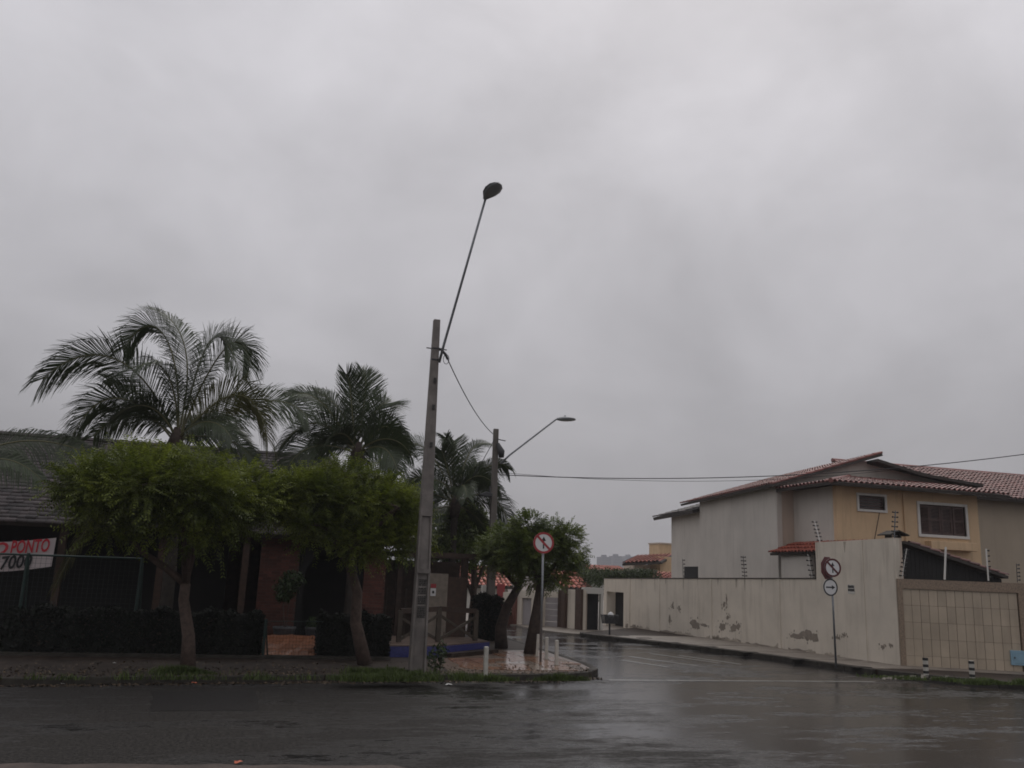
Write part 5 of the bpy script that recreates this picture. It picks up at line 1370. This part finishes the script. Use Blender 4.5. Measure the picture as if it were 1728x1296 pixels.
palm((c0_.x, Y0, PV), c0_, 'palm mostly beyond the left edge, its long frond drooping over the roof', [
    fr_(Y0, [(-95, 810), (0, 715), (110, 735), (195, 790)], -.3, width=.62, n=56, hang=.8), fr_(Y0, [(-95, 810), (-40, 770), (20, 755), (70, 810)], -.8, width=.5, hang=.8)], 0, 0, .17, 1.6)

# ================================================================== GRASS, WEEDS, LITTER
gp_ = lambda px, py: gnd(px, py, PV)
pts = []
for px in range(585, 830, 10): p = gp_(px, 1148+(px % 7)-4); pts.append((p.x, p.y, .22, 1.2))
for px in range(610, 720, 10): p = gp_(px, 1138); pts.append((p.x, p.y, .22, 1))
for px in range(840, 985, 12): p = gp_(px, 1149); pts.append((p.x, p.y, .08, .35))
for px in range(285, 360, 10): p = gp_(px, 1138); pts.append((p.x, p.y, .22, .9))
for px in range(60, 580, 22): p = gp_(px, 1147); pts.append((p.x, p.y, .2, .18))
grass_strip('corner_grass', pts, 16000, .13, 'rough green grass along the left kerb and round the pole')
pts = []
for px in range(1470, 1760, 12): p = gp_(px, 1143+(px-1470)*.05); pts.append((p.x, p.y, .28, 1 if px > 1550 else .3))
for px in range(1640, 1760, 10): p = gp_(px, 1155); pts.append((p.x, p.y, .25, 1))
grass_strip('verge_grass', pts, 9000, .10, 'low green grass on the right verge before the garage')
n = 5200; xs_ = rng.uniform(-8, 8.2, n); ks = np.interp(xs_, [p[0] for p in LEFT_KERB[1:8]], [p[1] for p in LEFT_KERB[1:8]])
off = np.where(rng.random(n) < .45, rng.normal(-.16, .10, n), np.abs(rng.normal(.1, 1.1, n))); keepm = (off < 2.9) & (off > -.6)
xs_, ys_, off = xs_[keepm], (ks+off)[keepm], off[keepm]
P = np.stack([xs_, ys_, np.where(off > -.01, PV+.02, .012)], 1); N_ = rng.normal(0, .35, P.shape)+np.array([0, 0, 1.0])
V, Q = simple_leaves(P, N_, .032, .6)
npmesh('leaf_litter', V, Q, 'litter_brown', None, (2, 19.5, 0), label='brown leaf litter scattered over the left pavement and gutter', cat='leaf litter', kind='stuff')
w0 = gp_(742, 1135)
shrub('weed_clump', w0, 'leafy weed clump growing at the right side of the lamp pole', [(w0.x-.1, w0.y, .45, .22, .2, .3), (w0.x+.02, w0.y, .62, .15, .15, .22)], 330, .05, 'leaf_shrub', stems=[([w0, w0+Vector((.05, 0, .9))], .012)], cat='weed')
V = []; Q = []
st_ = np.array([gp_(1490+random.uniform(0, 110), 1141+random.uniform(0, 6)) for _ in range(46)])
mb = MB()
for p in st_:
    r0 = random.uniform(.02, .06); a = random.uniform(0, 3); mb.prism([(p[0]+r0*math.cos(a+k*1.26)*random.uniform(.7, 1.1), p[1]+r0*math.sin(a+k*1.26)) for k in range(5)], PV, PV+random.uniform(.02, .05))
mb.build('rubble', 'rubble', None, org=tuple(st_[0]), label='scatter of pale rubble at the foot of the tall wall corner', cat='rubble', kind='stuff')
def scrap(name, px, py, z, s, mt, label, cat):
    p = gnd(px, py, z); mb = MB(); n = 7
    mb.v = [(p.x, p.y, z+.02)]+[(p.x+s*random.uniform(.6, 1.2)*math.cos(2*math.pi*k/n), p.y+s*.8*random.uniform(.6, 1.2)*math.sin(2*math.pi*k/n), z+random.uniform(.004, .035)) for k in range(n)]
    mb.f = [(0, k+1, (k+1) % n+1) for k in range(n)]
    mb.build(name, mt, None, org=p, label=label, cat=cat)
scrap('fallen_leaf', 401, 1288, .008, .055, 'litter_orange', 'orange fallen leaf on the near edge of the road', 'leaf')
scrap('fallen_leaf', 328, 1153, PV+.01, .06, 'litter_orange', 'orange scrap at the kerb below the forked street tree', 'leaf')
scrap('paper_scrap', 757, 1156, .005, .09, 'litter_white', 'flat white paper scrap on the kerb right of the pole', 'litter')
scrap('paper_scrap', 193, 1120, PV+.01, .05, 'litter_white', 'small white scrap on the pavement before the hedge', 'litter')
scrap('paper_scrap', 105, 1155, PV+.01, .04, 'litter_white', 'tiny white scrap in the gutter at the far left', 'litter')

# ================================================================== RAIN HAZE
hz = MB(); hz.box(-700, 900, -40, 1250, -1.2, 75)
hm = bpy.data.materials.new('haze'); hm.use_nodes = True; hn = hm.node_tree.nodes; hn.clear()
ho_ = hn.new('ShaderNodeOutputMaterial'); pv_ = hn.new('ShaderNodeVolumePrincipled')
pv_.inputs['Color'].default_value = (.93, .93, .96, 1); pv_.inputs['Density'].default_value = .0006; pv_.inputs['Anisotropy'].default_value = .2
hm.node_tree.links.new(pv_.outputs[0], ho_.inputs['Volume'])
M['haze'] = hm
hz.build('haze', 'haze', None, kind='stuff')
